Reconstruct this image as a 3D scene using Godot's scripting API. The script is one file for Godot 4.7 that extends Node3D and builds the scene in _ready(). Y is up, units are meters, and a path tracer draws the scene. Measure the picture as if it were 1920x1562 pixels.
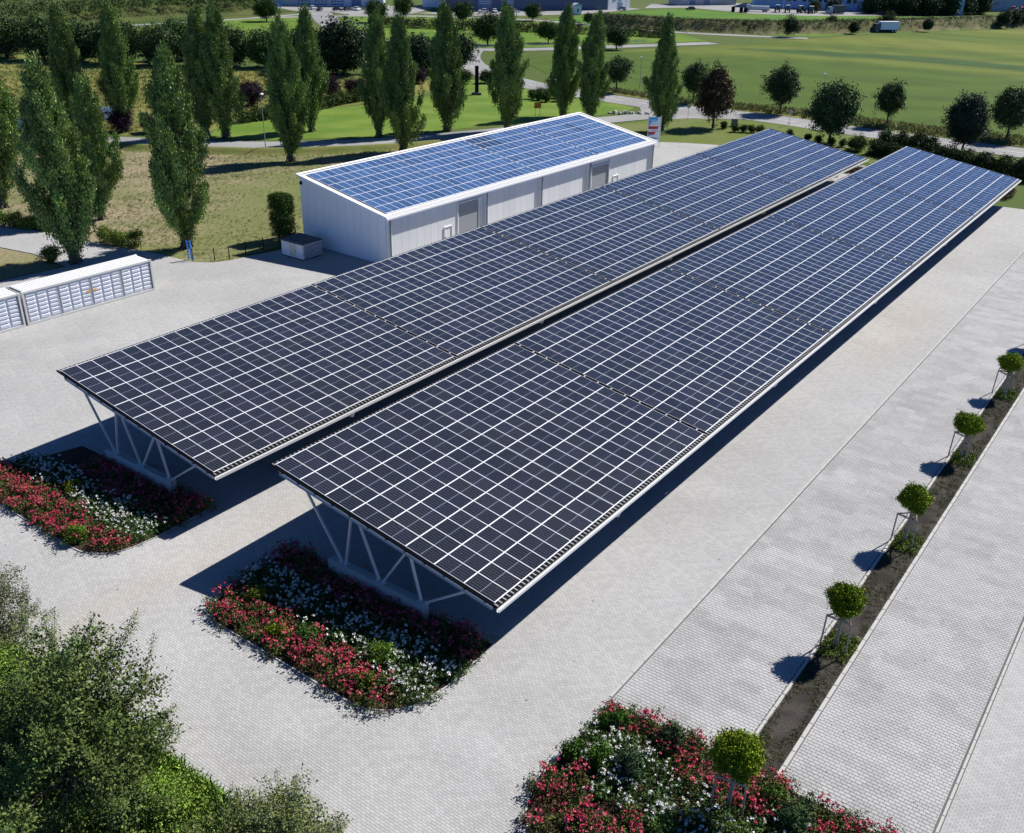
extends Node3D
# Solar carports on a paved yard, seen from 30 m up. Units are metres; +x is across the yard, -z runs away along the carports.

var rng := RandomNumberGenerator.new()
var M := {}          # materials
var used := {}       # names taken

# ------------------------------------------------------------------ mesh building
class Mb:
	var v := PackedVector3Array()
	var n := PackedVector3Array()
	var t := PackedVector2Array()
	var c := PackedColorArray()
	var ix := PackedInt32Array()
	func quad(a: Vector3, b: Vector3, cc: Vector3, d: Vector3, col := Color.WHITE, u0 := Vector2(0, 0), u1 := Vector2(1, 1)) -> void:
		var k := v.size()
		var nn := (b - a).cross(cc - a)
		if nn.length_squared() < 1e-16:
			nn = (cc - a).cross(d - a)
		nn = nn.normalized()
		v.append_array(PackedVector3Array([a, b, cc, d]))
		n.append_array(PackedVector3Array([nn, nn, nn, nn]))
		t.append_array(PackedVector2Array([Vector2(u0.x, u1.y), Vector2(u1.x, u1.y), Vector2(u1.x, u0.y), Vector2(u0.x, u0.y)]))
		c.append_array(PackedColorArray([col, col, col, col]))
		ix.append_array(PackedInt32Array([k, k + 2, k + 1, k, k + 3, k + 2]))
	func tri(a: Vector3, b: Vector3, cc: Vector3, col := Color.WHITE) -> void:
		var k := v.size()
		var nn := (b - a).cross(cc - a).normalized()
		v.append_array(PackedVector3Array([a, b, cc]))
		n.append_array(PackedVector3Array([nn, nn, nn]))
		t.append_array(PackedVector2Array([Vector2(0, 0), Vector2(1, 0), Vector2(0, 1)]))
		c.append_array(PackedColorArray([col, col, col]))
		ix.append_array(PackedInt32Array([k, k + 2, k + 1]))
	func box(ce: Vector3, s: Vector3, bs := Basis.IDENTITY, col := Color.WHITE) -> void:
		var x := bs.x * s.x * 0.5
		var y := bs.y * s.y * 0.5
		var z := bs.z * s.z * 0.5
		quad(ce - x - y + z, ce + x - y + z, ce + x + y + z, ce - x + y + z, col)
		quad(ce + x - y - z, ce - x - y - z, ce - x + y - z, ce + x + y - z, col)
		quad(ce + x - y + z, ce + x - y - z, ce + x + y - z, ce + x + y + z, col)
		quad(ce - x - y - z, ce - x - y + z, ce - x + y + z, ce - x + y - z, col)
		quad(ce - x + y + z, ce + x + y + z, ce + x + y - z, ce - x + y - z, col)
		quad(ce - x - y - z, ce + x - y - z, ce + x - y + z, ce - x - y + z, col)
	# box with a bevelled top: top face is drawn in by b on every side and lies b below..h
	func pad(ce: Vector3, s: Vector3, b: float, col := Color.WHITE) -> void:
		var x := s.x * 0.5
		var z := s.z * 0.5
		var h := s.y
		var lo := [ce + Vector3(-x, 0, z), ce + Vector3(x, 0, z), ce + Vector3(x, 0, -z), ce + Vector3(-x, 0, -z)]
		var md := []
		var hi := []
		for p: Vector3 in lo:
			md.append(p + Vector3(0, h - b, 0))
			hi.append(Vector3(ce.x + (p.x - ce.x) * (x - b) / x, ce.y + h, ce.z + (p.z - ce.z) * (z - b) / z))
		for i in 4:
			var j := (i + 1) % 4
			quad(lo[i], lo[j], md[j], md[i], col)
			quad(md[i], md[j], hi[j], hi[i], col)
		quad(hi[0], hi[1], hi[2], hi[3], col)
	func bar(a: Vector3, b: Vector3, w: float, h: float, col := Color.WHITE) -> void:
		var d := b - a
		var z := d.normalized()
		var x := Vector3.UP.cross(z)
		if x.length() < 0.01:
			x = Vector3.RIGHT
		x = x.normalized()
		box((a + b) * 0.5, Vector3(w, h, d.length()), Basis(x, z.cross(x), z), col)
	func tube(a: Vector3, b: Vector3, ra: float, rb: float, k := 7, col := Color.WHITE, caps := true) -> void:
		var z := (b - a).normalized()
		var x := z.cross(Vector3.UP if absf(z.y) < 0.9 else Vector3.RIGHT).normalized()
		var y := z.cross(x)
		var s := v.size()
		for i in k + 1:
			var w := TAU * i / k
			var dr := x * cos(w) + y * sin(w)
			v.append(a + dr * ra); v.append(b + dr * rb)
			n.append(dr); n.append(dr)
			t.append(Vector2(float(i) / k, 0)); t.append(Vector2(float(i) / k, 1))
			c.append(col); c.append(col)
		for i in k:
			var q := s + i * 2
			ix.append_array(PackedInt32Array([q, q + 1, q + 3, q, q + 3, q + 2]))
		if caps:
			for i in k:
				var w0 := TAU * i / k
				var w1 := TAU * (i + 1) / k
				var d0 := x * cos(w0) + y * sin(w0)
				var d1 := x * cos(w1) + y * sin(w1)
				tri(b, b + d0 * rb, b + d1 * rb, col)
				tri(a, a + d1 * ra, a + d0 * ra, col)
	func prism(poly: PackedVector2Array, y0: float, y1: float, col := Color.WHITE) -> void:
		var ids := Geometry2D.triangulate_polygon(poly)
		for i in range(0, ids.size(), 3):
			var a := poly[ids[i]]
			var b := poly[ids[i + 1]]
			var d := poly[ids[i + 2]]
			if (b - a).cross(d - a) > 0:
				var sw := b
				b = d
				d = sw
			tri(Vector3(a.x, y1, a.y), Vector3(b.x, y1, b.y), Vector3(d.x, y1, d.y), col)
		var cw := Geometry2D.is_polygon_clockwise(poly)
		for i in poly.size():
			var a := poly[i]
			var b := poly[(i + 1) % poly.size()]
			if cw:
				var sw := a
				a = b
				b = sw
			quad(Vector3(b.x, y0, b.y), Vector3(a.x, y0, a.y), Vector3(a.x, y1, a.y), Vector3(b.x, y1, b.y), col)
	# side profile (x,y) pushed along z from z0 to z1
	func extrude(poly: PackedVector2Array, z0: float, z1: float, col := Color.WHITE) -> void:
		var ids := Geometry2D.triangulate_polygon(poly)
		for i in range(0, ids.size(), 3):
			var a := poly[ids[i]]
			var b := poly[ids[i + 1]]
			var d := poly[ids[i + 2]]
			if (b - a).cross(d - a) < 0:
				var sw := b
				b = d
				d = sw
			tri(Vector3(a.x, a.y, z1), Vector3(b.x, b.y, z1), Vector3(d.x, d.y, z1), col)
			tri(Vector3(a.x, a.y, z0), Vector3(d.x, d.y, z0), Vector3(b.x, b.y, z0), col)
		var cw := Geometry2D.is_polygon_clockwise(poly)
		for i in poly.size():
			var a := poly[i]
			var b := poly[(i + 1) % poly.size()]
			if (poly[0] - poly[1]).cross(poly[2] - poly[1]) == 0.0:
				pass
			var e := b - a
			var area := 0.0
			for k in poly.size():
				area += poly[k].cross(poly[(k + 1) % poly.size()])
			if area < 0:
				var sw := a
				a = b
				b = sw
			quad(Vector3(a.x, a.y, z1), Vector3(a.x, a.y, z0), Vector3(b.x, b.y, z0), Vector3(b.x, b.y, z1), col)
	func done(colored := false, into: ArrayMesh = null, mat: Material = null) -> ArrayMesh:
		var m := ArrayMesh.new() if into == null else into
		var ar := []
		ar.resize(Mesh.ARRAY_MAX)
		ar[Mesh.ARRAY_VERTEX] = v
		ar[Mesh.ARRAY_NORMAL] = n
		ar[Mesh.ARRAY_TEX_UV] = t
		if colored:
			ar[Mesh.ARRAY_COLOR] = c
		ar[Mesh.ARRAY_INDEX] = ix
		m.add_surface_from_arrays(Mesh.PRIMITIVE_TRIANGLES, ar)
		if mat:
			m.surface_set_material(m.get_surface_count() - 1, mat)
		return m

# ------------------------------------------------------------------ object bookkeeping
func numbered(s: String) -> String:
	if not used.has(s):
		used[s] = 0
		return s
	used[s] += 1
	return "%s_%03d" % [s, used[s]]

func tag(o: Node, label: String, category: String, group := "", kind := "") -> void:
	if label: o.set_meta("label", label)
	if category: o.set_meta("category", category)
	if group: o.set_meta("group", group)
	if kind: o.set_meta("kind", kind)

func thing(called: String, label: String, category: String, at := Vector3.ZERO, turn := 0.0, group := "") -> Node3D:
	var o := Node3D.new()
	o.name = numbered(called)
	add_child(o)
	o.position = at
	o.rotation.y = turn
	tag(o, label, category, group)
	return o

var inside := {}
func part_name(called: String, parent: Node) -> String:   # wheel, wheel_001, wheel_002 ... under each parent
	if parent == self:
		return numbered(called)
	var key := "%d/%s" % [parent.get_instance_id(), called]
	var k: int = inside.get(key, 0)
	inside[key] = k + 1
	return called if k == 0 else "%s_%03d" % [called, k]

func part(called: String, mesh: Mesh, mat: Material, parent: Node) -> MeshInstance3D:
	var o := MeshInstance3D.new()
	o.name = part_name(called, parent)
	o.mesh = mesh
	if mat: o.material_override = mat
	parent.add_child(o, true)
	return o

func struct(called: String, mesh: Mesh, mat: Material, label := "", parent: Node = self) -> MeshInstance3D:
	var o := part(called, mesh, mat, parent)
	if parent == self:
		tag(o, label, "", "", "structure")
	return o

func many(called: String, mesh: Mesh, mat: Material, xf: Array, cols: Array, parent: Node, kind := "") -> MultiMeshInstance3D:
	var mm := MultiMesh.new()
	mm.transform_format = MultiMesh.TRANSFORM_3D
	mm.use_colors = cols.size() > 0
	mm.mesh = mesh
	mm.instance_count = xf.size()
	for i in xf.size():
		mm.set_instance_transform(i, xf[i])
		if cols.size() > 0:
			mm.set_instance_color(i, cols[i])
	var o := MultiMeshInstance3D.new()
	o.name = part_name(called, parent)
	o.multimesh = mm
	if mat: o.material_override = mat
	parent.add_child(o, true)
	if kind: o.set_meta("kind", kind)
	return o

func copy(o: Node3D, label: String, at: Vector3, turn := 0.0, sc := Vector3.ONE) -> Node3D:
	var r: Node3D = o.duplicate()
	r.name = numbered(String(o.name).rstrip("0123456789").rstrip("_"))
	add_child(r)
	r.position = at
	r.rotation = Vector3(0, turn, 0)
	r.scale = sc
	r.set_meta("label", label)
	return r

# ------------------------------------------------------------------ textures and materials
func lin(r: float, g: float, b: float) -> Color:
	return Color(r, g, b).linear_to_srgb()

func mat(col: Color, rough := 0.7, metal := 0.0, spec := 0.5) -> StandardMaterial3D:
	var m := StandardMaterial3D.new()
	m.albedo_color = col.linear_to_srgb()
	m.roughness = rough
	m.metallic = metal
	m.metallic_specular = spec
	return m

func noise(freq: float, oct := 4, seed_ := 1, type := FastNoiseLite.TYPE_SIMPLEX_SMOOTH) -> FastNoiseLite:
	var f := FastNoiseLite.new()
	f.seed = seed_
	f.noise_type = type
	f.frequency = freq
	f.fractal_octaves = oct
	return f

# grainy tile: two seamless noises mixed between linear colours a (low) and b (high), mean kept near 1 so it multiplies a tint
func grain(size: int, f1: float, f2: float, seed_: int, lo: Color, hi: Color, mix := 0.5) -> ImageTexture:
	var a := noise(f1, 5, seed_).get_seamless_image(size, size)
	var b := noise(f2, 3, seed_ + 7).get_seamless_image(size, size)
	var da := a.get_data()
	var db := b.get_data()
	var out := PackedByteArray()
	out.resize(size * size * 3)
	var lut := PackedByteArray()
	for i in 256:
		var k := lo.lerp(hi, smoothstep(0.15, 0.85, i / 255.0)).linear_to_srgb()
		lut.append(int(clampf(k.r, 0, 1) * 255)); lut.append(int(clampf(k.g, 0, 1) * 255)); lut.append(int(clampf(k.b, 0, 1) * 255))
	var q := 0
	for i in size * size:
		var w := int(da[i] * (1.0 - mix) + db[i] * mix) * 3
		out[q] = lut[w]; out[q + 1] = lut[w + 1]; out[q + 2] = lut[w + 2]
		q += 3
	var im := Image.create_from_data(size, size, false, Image.FORMAT_RGB8, out)
	im.generate_mipmaps()
	return ImageTexture.create_from_image(im)

func ground_mat(tex: Texture2D, tile: float, rough := 0.9) -> StandardMaterial3D:
	var m := StandardMaterial3D.new()
	m.albedo_texture = tex
	m.vertex_color_use_as_albedo = true
	m.roughness = rough
	m.metallic_specular = 0.25
	m.uv1_triplanar = true
	m.uv1_world_triplanar = true
	m.uv1_scale = Vector3.ONE / tile
	return m

# small concrete pavers, 20 x 10 cm, laid in stretcher bond with rows along x
func lane_texture() -> ImageTexture:
	var s := 1024
	var out := PackedByteArray()
	out.resize(s * s * 3)
	var g := noise(0.05, 3, 91).get_seamless_image(s, s).get_data()
	var tone := PackedFloat32Array()
	var r := RandomNumberGenerator.new()
	r.seed = 5
	for i in 20 * 40:
		tone.append(r.randf_range(-0.035, 0.035))
	var q := 0
	for y in s:
		var row := int(y * 32.0 / s)
		var fy := absf(fposmod(y * 32.0 / s, 1.0) - 0.5) * 2.0
		for x in s:
			var ux := x * 16.0 / s + 0.5 * (row % 2)
			var fx := absf(fposmod(ux, 1.0) - 0.5) * 2.0
			var k: float = 0.93 + tone[row * 16 + int(ux) % 16] + (g[y * s + x] - 128) * 0.0006
			if fy > 0.85: k *= 0.74
			elif fx > 0.93: k *= 0.80
			var w := int(clampf(k, 0, 1) * 255)
			out[q] = w; out[q + 1] = w; out[q + 2] = w
			q += 3
	return ImageTexture.create_from_image(Image.create_from_data(s, s, false, Image.FORMAT_RGB8, out))

# print of a half-cut photovoltaic module: 6 columns of cells, 2 x 10 half cells, fine busbars
func cell_texture() -> ImageTexture:
	var w := 384
	var h := 640
	var im := Image.create(w, h, false, Image.FORMAT_RGB8)
	im.fill(lin(0.125, 0.135, 0.155))
	var r := RandomNumberGenerator.new()
	r.seed = 12
	var mx := 7
	var my := 7
	var cw := (w - 2 * mx) / 6.0
	var ch := (h - 2 * my - 8) / 20.0
	for i in 6:
		for j in 20:
			var k := r.randf_range(0.94, 1.06)
			var x0 := int(mx + i * cw) + 1
			var y0 := int(my + j * ch + (8 if j >= 10 else 0)) + 1
			var x1 := int(mx + (i + 1) * cw) - 2
			var y1 := int(my + (j + 1) * ch + (8 if j >= 10 else 0))
			im.fill_rect(Rect2i(x0, y0, x1 - x0 - 2, y1 - y0 - 2), lin(0.0058 * k, 0.0068 * k, 0.0100 * k))
	im.fill_rect(Rect2i(0, h / 2 - 3, w, 6), lin(0.34, 0.36, 0.42))
	for e: Rect2i in [Rect2i(0, 0, w, 5), Rect2i(0, h - 5, w, 5), Rect2i(0, 0, 5, h), Rect2i(w - 5, 0, 5, h)]:
		im.fill_rect(e, lin(0.3, 0.32, 0.36))
	return ImageTexture.create_from_image(im)

# older polycrystalline module: 6 x 10 square cells of flaky blue
func poly_texture() -> ImageTexture:
	var w := 288
	var h := 480
	var im := Image.create(w, h, false, Image.FORMAT_RGB8)
	im.fill(lin(0.30, 0.36, 0.48))
	var r := RandomNumberGenerator.new()
	r.seed = 21
	for i in 6:
		for j in 10:
			var k := r.randf_range(0.9, 1.1)
			im.fill_rect(Rect2i(i * 48 + 1, j * 48 + 1, 46, 46), lin(0.033 * k, 0.085 * k, 0.205 * k))
	return ImageTexture.create_from_image(im)

func leaf_mat(rough := 0.5, back := 0.35) -> StandardMaterial3D:
	var m := StandardMaterial3D.new()
	m.vertex_color_use_as_albedo = true
	m.roughness = rough
	m.metallic_specular = 0.22
	m.backlight = Color(back, back, back)
	m.cull_mode = BaseMaterial3D.CULL_DISABLED
	return m

func materials() -> void:
	M.leaf = leaf_mat(0.6, 0.26)
	M.poplar_leaf = leaf_mat(0.45, 0.22)
	M.poplar_leaf.metallic_specular = 0.4
	M.petal = leaf_mat(0.8, 0.3)
	M.bark = mat(Color(0.09, 0.075, 0.06), 0.95)
	M.pale_bark = mat(Color(0.22, 0.2, 0.17), 0.95)
	M.steel = mat(Color(0.55, 0.56, 0.57), 0.45, 0.15)
	M.white = mat(Color(0.78, 0.78, 0.77), 0.5)
	M.alu = mat(Color(0.8, 0.8, 0.8), 0.4, 0.1)
	M.black = mat(Color(0.010, 0.010, 0.012), 0.7, 0.0, 0.2)
	M.sheet = mat(Color(0.012, 0.0125, 0.014), 0.8, 0.0, 0.15)
	M.rib = mat(Color(0.24, 0.25, 0.27), 0.5, 0.2)
	M.concrete = mat(Color(0.36, 0.36, 0.35), 0.9)
	M.kerb = mat(Color(0.40, 0.395, 0.38), 0.9)
	M.wood = mat(Color(0.30, 0.26, 0.21), 0.9)
	M.glass = mat(Color(1, 1, 1), 0.12)
	M.glass.albedo_texture = cell_texture()
	M.glass.vertex_color_use_as_albedo = true
	M.glass.metallic_specular = 0.65
	M.poly = mat(Color(1, 1, 1), 0.15)
	M.poly.albedo_texture = poly_texture()
	M.pane = mat(Color(0.03, 0.045, 0.06), 0.1)
	M.wall = mat(Color(0.72, 0.74, 0.75), 0.5, 0.1)
	M.lane = ground_mat(lane_texture(), 4.0, 0.85)
	M.asphalt = ground_mat(grain(512, 0.02, 0.2, 31, Color(0.8, 0.8, 0.8), Color(1, 1, 1)), 6.0, 0.85)
	M.grass = ground_mat(grain(512, 0.03, 0.16, 41, Color(0.30, 0.36, 0.22), Color(1.12, 1.1, 1.1), 0.6), 3.6, 0.95)
	M.dry = ground_mat(grain(512, 0.025, 0.12, 51, Color(0.5, 0.5, 0.45), Color(1.0, 1.0, 0.95), 0.55), 7.0, 0.95)
	M.soil = ground_mat(grain(512, 0.03, 0.2, 61, Color(0.45, 0.42, 0.4), Color(1, 1, 1), 0.6), 2.5, 1.0)
	M.crop = ground_mat(grain(512, 0.02, 0.1, 71, Color(0.7, 0.75, 0.6), Color(1, 1, 1)), 9.0, 0.95)
	M.stone = mat(Color(1, 1, 1), 0.85)
	M.stone.vertex_color_use_as_albedo = true

# ------------------------------------------------------------------ ground sheets
func V2(a: Array) -> PackedVector2Array:
	var p := PackedVector2Array()
	for i in range(0, a.size(), 2):
		p.append(Vector2(a[i], a[i + 1]))
	return p

# polygon (x,z) as a sheet at height y, cut into cells so that tint(x,z) can vary over it
func sheet(poly: PackedVector2Array, y: float, cell: float, tint: Callable, height = null) -> ArrayMesh:
	var lo := poly[0]
	var hi := poly[0]
	for p in poly:
		lo = lo.min(p)
		hi = hi.max(p)
	var nx := int(ceil((hi.x - lo.x) / cell))
	var nz := int(ceil((hi.y - lo.y) / cell))
	var vs := PackedVector3Array()
	var ns := PackedVector3Array()
	var cs := PackedColorArray()
	var ix := PackedInt32Array()
	for i in nx:
		for j in nz:
			var a := lo + Vector2(i, j) * cell
			var sq := PackedVector2Array([a, a + Vector2(cell, 0), a + Vector2(cell, cell), a + Vector2(0, cell)])
			for piece in Geometry2D.intersect_polygons(sq, poly):
				var ids := Geometry2D.triangulate_polygon(piece)
				var k := vs.size()
				for p in piece:
					var h := y
					if height != null:
						h += height.call(p.x, p.y)
					vs.append(Vector3(p.x, h, p.y))
					ns.append(Vector3.UP)
					cs.append(tint.call(p.x, p.y))
				for m in range(0, ids.size(), 3):
					var q := [ids[m], ids[m + 1], ids[m + 2]]
					if (piece[q[1]] - piece[q[0]]).cross(piece[q[2]] - piece[q[0]]) < 0:
						q = [q[0], q[2], q[1]]
					ix.append_array(PackedInt32Array([k + q[0], k + q[1], k + q[2]]))
	if height != null:
		for m in range(0, ix.size(), 3):
			pass
		for m in vs.size():
			var e := 0.4
			var p := vs[m]
			ns[m] = Vector3(height.call(p.x - e, p.z) - height.call(p.x + e, p.z), 2 * e, height.call(p.x, p.z - e) - height.call(p.x, p.z + e)).normalized()
	var ar := []
	ar.resize(Mesh.ARRAY_MAX)
	ar[Mesh.ARRAY_VERTEX] = vs
	ar[Mesh.ARRAY_NORMAL] = ns
	ar[Mesh.ARRAY_COLOR] = cs
	ar[Mesh.ARRAY_INDEX] = ix
	var mesh := ArrayMesh.new()
	mesh.add_surface_from_arrays(Mesh.PRIMITIVE_TRIANGLES, ar)
	return mesh

func blend(n: FastNoiseLite, a: Color, b: Color, lo := -0.4, hi := 0.4) -> Callable:
	return func(x: float, z: float) -> Color: return a.lerp(b, smoothstep(lo, hi, n.get_noise_2d(x, z)))

func ribbon(pts: PackedVector2Array, w: float) -> PackedVector2Array:
	var l := PackedVector2Array()
	var r := PackedVector2Array()
	for i in pts.size():
		var d := (pts[mini(i + 1, pts.size() - 1)] - pts[maxi(i - 1, 0)]).normalized()
		var o := Vector2(-d.y, d.x) * w * 0.5
		l.append(pts[i] + o)
		r.append(pts[i] - o)
	r.reverse()
	l.append_array(r)
	return l

func smooth(pts: PackedVector2Array, times := 2) -> PackedVector2Array:
	for k in times:
		var q := PackedVector2Array([pts[0]])
		for i in pts.size() - 1:
			q.append(pts[i].lerp(pts[i + 1], 0.25))
			q.append(pts[i].lerp(pts[i + 1], 0.75))
		q.append(pts[pts.size() - 1])
		pts = q
	return pts

# ------------------------------------------------------------------ foliage
# a tuft of n small leaves inside a ball of radius rad; up pulls the leaves upright
func tuft(n: int, rad: float, leaf: float, seed_: int, up := 0.0, slim := 0.55) -> ArrayMesh:
	var r := RandomNumberGenerator.new()
	r.seed = seed_
	var b := Mb.new()
	for i in n:
		var p := Vector3(r.randfn(), r.randfn(), r.randfn()) * rad * 0.5
		var d := (Vector3(r.randfn(), r.randfn() + up, r.randfn()) + p / rad * 0.8).normalized()
		var s := d.cross(Vector3(r.randfn(), r.randfn(), r.randfn())).normalized()
		var l := leaf * r.randf_range(0.7, 1.25)
		var w := l * slim * 0.5
		var nn := d.cross(s)
		var k := r.randf_range(0.72, 1.22)
		var col := Color(k * r.randf_range(0.95, 1.1), k, k * r.randf_range(0.85, 1.05))
		b.quad(p, p + d * l * 0.5 + s * w - nn * l * 0.08, p + d * l, p + d * l * 0.5 - s * w - nn * l * 0.08, col)
	return b.done(true)

func spin(p: Vector3, s: float, squash := 1.0, lean := 0.35) -> Transform3D:
	var bs := Basis.from_euler(Vector3(rng.randf_range(-lean, lean), rng.randf() * TAU, rng.randf_range(-lean, lean)))
	return Transform3D(bs.scaled(Vector3(s, s * squash, s)), p)

func vary(c: Color, amount := 0.25, warm := 0.12) -> Color:
	var k := 1.0 + rng.randf_range(-amount, amount)
	return Color(c.r * k * (1.0 + rng.randf_range(-warm, warm)), c.g * k, c.b * k * (1.0 + rng.randf_range(-warm, warm)))

# fastigiate poplar: many steep limbs, each carrying a plume of tufts
func poplar(seed_: int, h: float, r: float, col: Color, label: String, at: Vector3, forked := false) -> Node3D:
	rng.seed = seed_
	var o := thing("poplar", label, "tree", at, 0, "poplars around the lawn and along the lane")
	var tr := Mb.new()
	tr.tube(Vector3.ZERO, Vector3(0.1, h * 0.5, 0), 0.42, 0.22, 8)
	tr.tube(Vector3(0.1, h * 0.5, 0), Vector3(0, h * 0.93, 0.1), 0.22, 0.03, 6)
	for a in 5:
		var w := a * 1.26
		tr.tube(Vector3(cos(w) * 0.7, -0.05, sin(w) * 0.7), Vector3(cos(w) * 0.2, 0.9, sin(w) * 0.2), 0.09, 0.2, 5)
	var xf := []
	var cols := []
	var limbs := 68
	for i in limbs:
		var t := (i + rng.randf()) / limbs
		var y0 := h * (0.015 + 0.82 * t)
		var az := i * 2.39996 + rng.randf_range(-0.4, 0.4)
		var ln := lerpf(6.2, 2.6, t) * rng.randf_range(0.75, 1.2) * h / 20.0
		var y1 := y0 + ln * 0.93
		var ty := clampf(y1 / h, 0, 1)
		var prof := pow(sin(PI * pow(clampf(ty, 0.0, 1.0), 0.70)), 0.72) * lerpf(1.05, 0.66, ty)
		var rr := r * prof * rng.randf_range(0.55, 1.28) * (1.0 + 0.22 * sin(az * 2.0 + seed_) * sin(ty * 7.0 + seed_))
		var d := Vector3(cos(az), 0, sin(az))
		var bias := Vector3(sin(ty * 5.0 + seed_) * 0.5, 0, cos(ty * 4.0 + seed_ * 2.0) * 0.5) * (1.0 if forked else 0.4)
		var a := Vector3(0, y0, 0) + bias * 0.4
		var b := d * rr + Vector3(0, y1, 0) + bias
		tr.tube(a, a.lerp(b, 0.9), 0.10 * lerpf(1, 0.5, t), 0.02, 4, Color.WHITE, false)
		var shade := rng.randf_range(0.65, 1.35)
		var k := int(27 + ln * 4.4)
		for j in k:
			var u := pow(rng.randf(), 0.7)
			var p := a.lerp(b, 0.16 + 0.92 * u) + Vector3(rng.randfn() * 0.17, rng.randfn() * 0.35, rng.randfn() * 0.17) + d * sin(u * PI) * 0.35
			if p.y < 0.25: continue
			var s := rng.randf_range(0.34, 0.66) * lerpf(1.0, 0.8, t)
			xf.append(spin(p, s, 1.5, 0.3))
			cols.append(vary(col * shade, 0.2))
	for j in 110:   # low shoots round the foot
		var y := 0.2 + 3.4 * pow(rng.randf(), 0.8)
		var w := rng.randf() * TAU
		var q := (0.25 + 0.30 * y) * sqrt(rng.randf())
		xf.append(spin(Vector3(cos(w) * q, y, sin(w) * q), rng.randf_range(0.34, 0.6), 1.4, 0.3))
		cols.append(vary(col * 0.9, 0.2))
	part("trunk", tr.done(), M.bark, o)
	many("crown", M.tuft_up, M.poplar_leaf, xf, cols, o, "stuff")
	return o

# broad crown built of lobes: c centre, e half-axes, n lobes
func lobes(c: Vector3, e: Vector3, n: int, per: int, s0: float, s1: float, col: Color, xf: Array, cols: Array, hollow := 0.55, up := 0.0) -> void:
	for i in n:
		var y := 1.0 - 2.0 * (i + 0.5) / n
		var q := sqrt(maxf(0.0, 1.0 - y * y))
		var az := i * 2.39996 + rng.randf_range(-0.5, 0.5)
		var dir := Vector3(cos(az) * q, y, sin(az) * q)
		var ctr := c + dir * e * rng.randf_range(hollow * 0.85, 0.80)
		var lr := minf(e.x, minf(e.y, e.z)) * rng.randf_range(0.26, 0.44)
		var shade := rng.randf_range(0.75, 1.25)
		for j in per:
			var p := ctr + Vector3(rng.randfn(), rng.randfn() * (1.0 + up), rng.randfn()) * lr * 0.6
			xf.append(spin(p, rng.randf_range(s0, s1), 1.0 + up * 0.4, 0.8))
			cols.append(vary(col * shade, 0.2))

# tree with a clear stem and a rounded crown
func round_tree(called: String, label: String, at: Vector3, h: float, r: float, stem: float, col: Color, seed_: int, group := "", n := 40, per := 20, pointed := 0.0, bark: Material = null) -> Node3D:
	rng.seed = seed_
	var o := thing(called, label, "tree", at, 0, group)
	var tr := Mb.new()
	var rad := 0.035 * r + 0.06
	tr.tube(Vector3(0, -0.05, 0), Vector3(0.05, stem, 0.03), rad * 1.25, rad, 7)
	tr.tube(Vector3(0.05, stem, 0.03), Vector3(0, h * 0.8, 0), rad, 0.02, 6)
	for i in 7:
		var az := i * 2.4
		tr.tube(Vector3(0.03, stem + (h - stem) * 0.06 * i, 0), Vector3(cos(az) * r * 0.65, stem + (h - stem) * (0.25 + 0.08 * i), sin(az) * r * 0.65), rad * 0.5, 0.015, 5, Color.WHITE, false)
	var xf := []
	var cols := []
	var c := Vector3(0, (h + stem * 0.85) * 0.5, 0)
	var e := Vector3(r, (h - stem * 0.85) * 0.5, r)
	lobes(c, e, n, per, 0.34 * r / 2.5 + 0.12, 0.55 * r / 2.5 + 0.16, col, xf, cols)
	if pointed > 0.0:
		for i in xf.size():
			var q: Transform3D = xf[i]
			var f := clampf((q.origin.y - stem) / (h - stem), 0, 1)
			var k := lerpf(1.15, 1.0 - pointed, f)
			q.origin.x *= k
			q.origin.z *= k
			xf[i] = q
	part("trunk", tr.done(), M.bark if bark == null else bark, o)
	many("crown", M.tuft, M.leaf, xf, cols, o, "stuff")
	return o

# leafy bush standing on the ground
func bush(called: String, label: String, at: Vector3, e: Vector3, col: Color, seed_: int, group := "", n := 22, per := 16, cat := "shrub", s0 := 0.3, s1 := 0.5, tf := "tuft") -> Node3D:
	rng.seed = seed_
	var o := thing(called, label, cat, at, 0, group)
	var tr := Mb.new()
	for i in 6:
		var az := i * 1.05 + 0.3
		tr.tube(Vector3(cos(az) * 0.08, -0.04, sin(az) * 0.08), Vector3(cos(az) * e.x * 0.6, e.y * 1.35, sin(az) * e.z * 0.6), 0.05 * minf(1.0, e.y), 0.012, 5)
	var xf := []
	var cols := []
	lobes(Vector3(0, e.y * 0.95, 0), e, n, per, s0, s1, col, xf, cols, 0.4)
	for i in xf.size():
		var q: Transform3D = xf[i]
		q.origin.y = maxf(q.origin.y, 0.06)
		xf[i] = q
	part("stem", tr.done(), M.bark, o)
	many("foliage", M[tf], M.leaf, xf, cols, o, "stuff")
	return o

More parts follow.
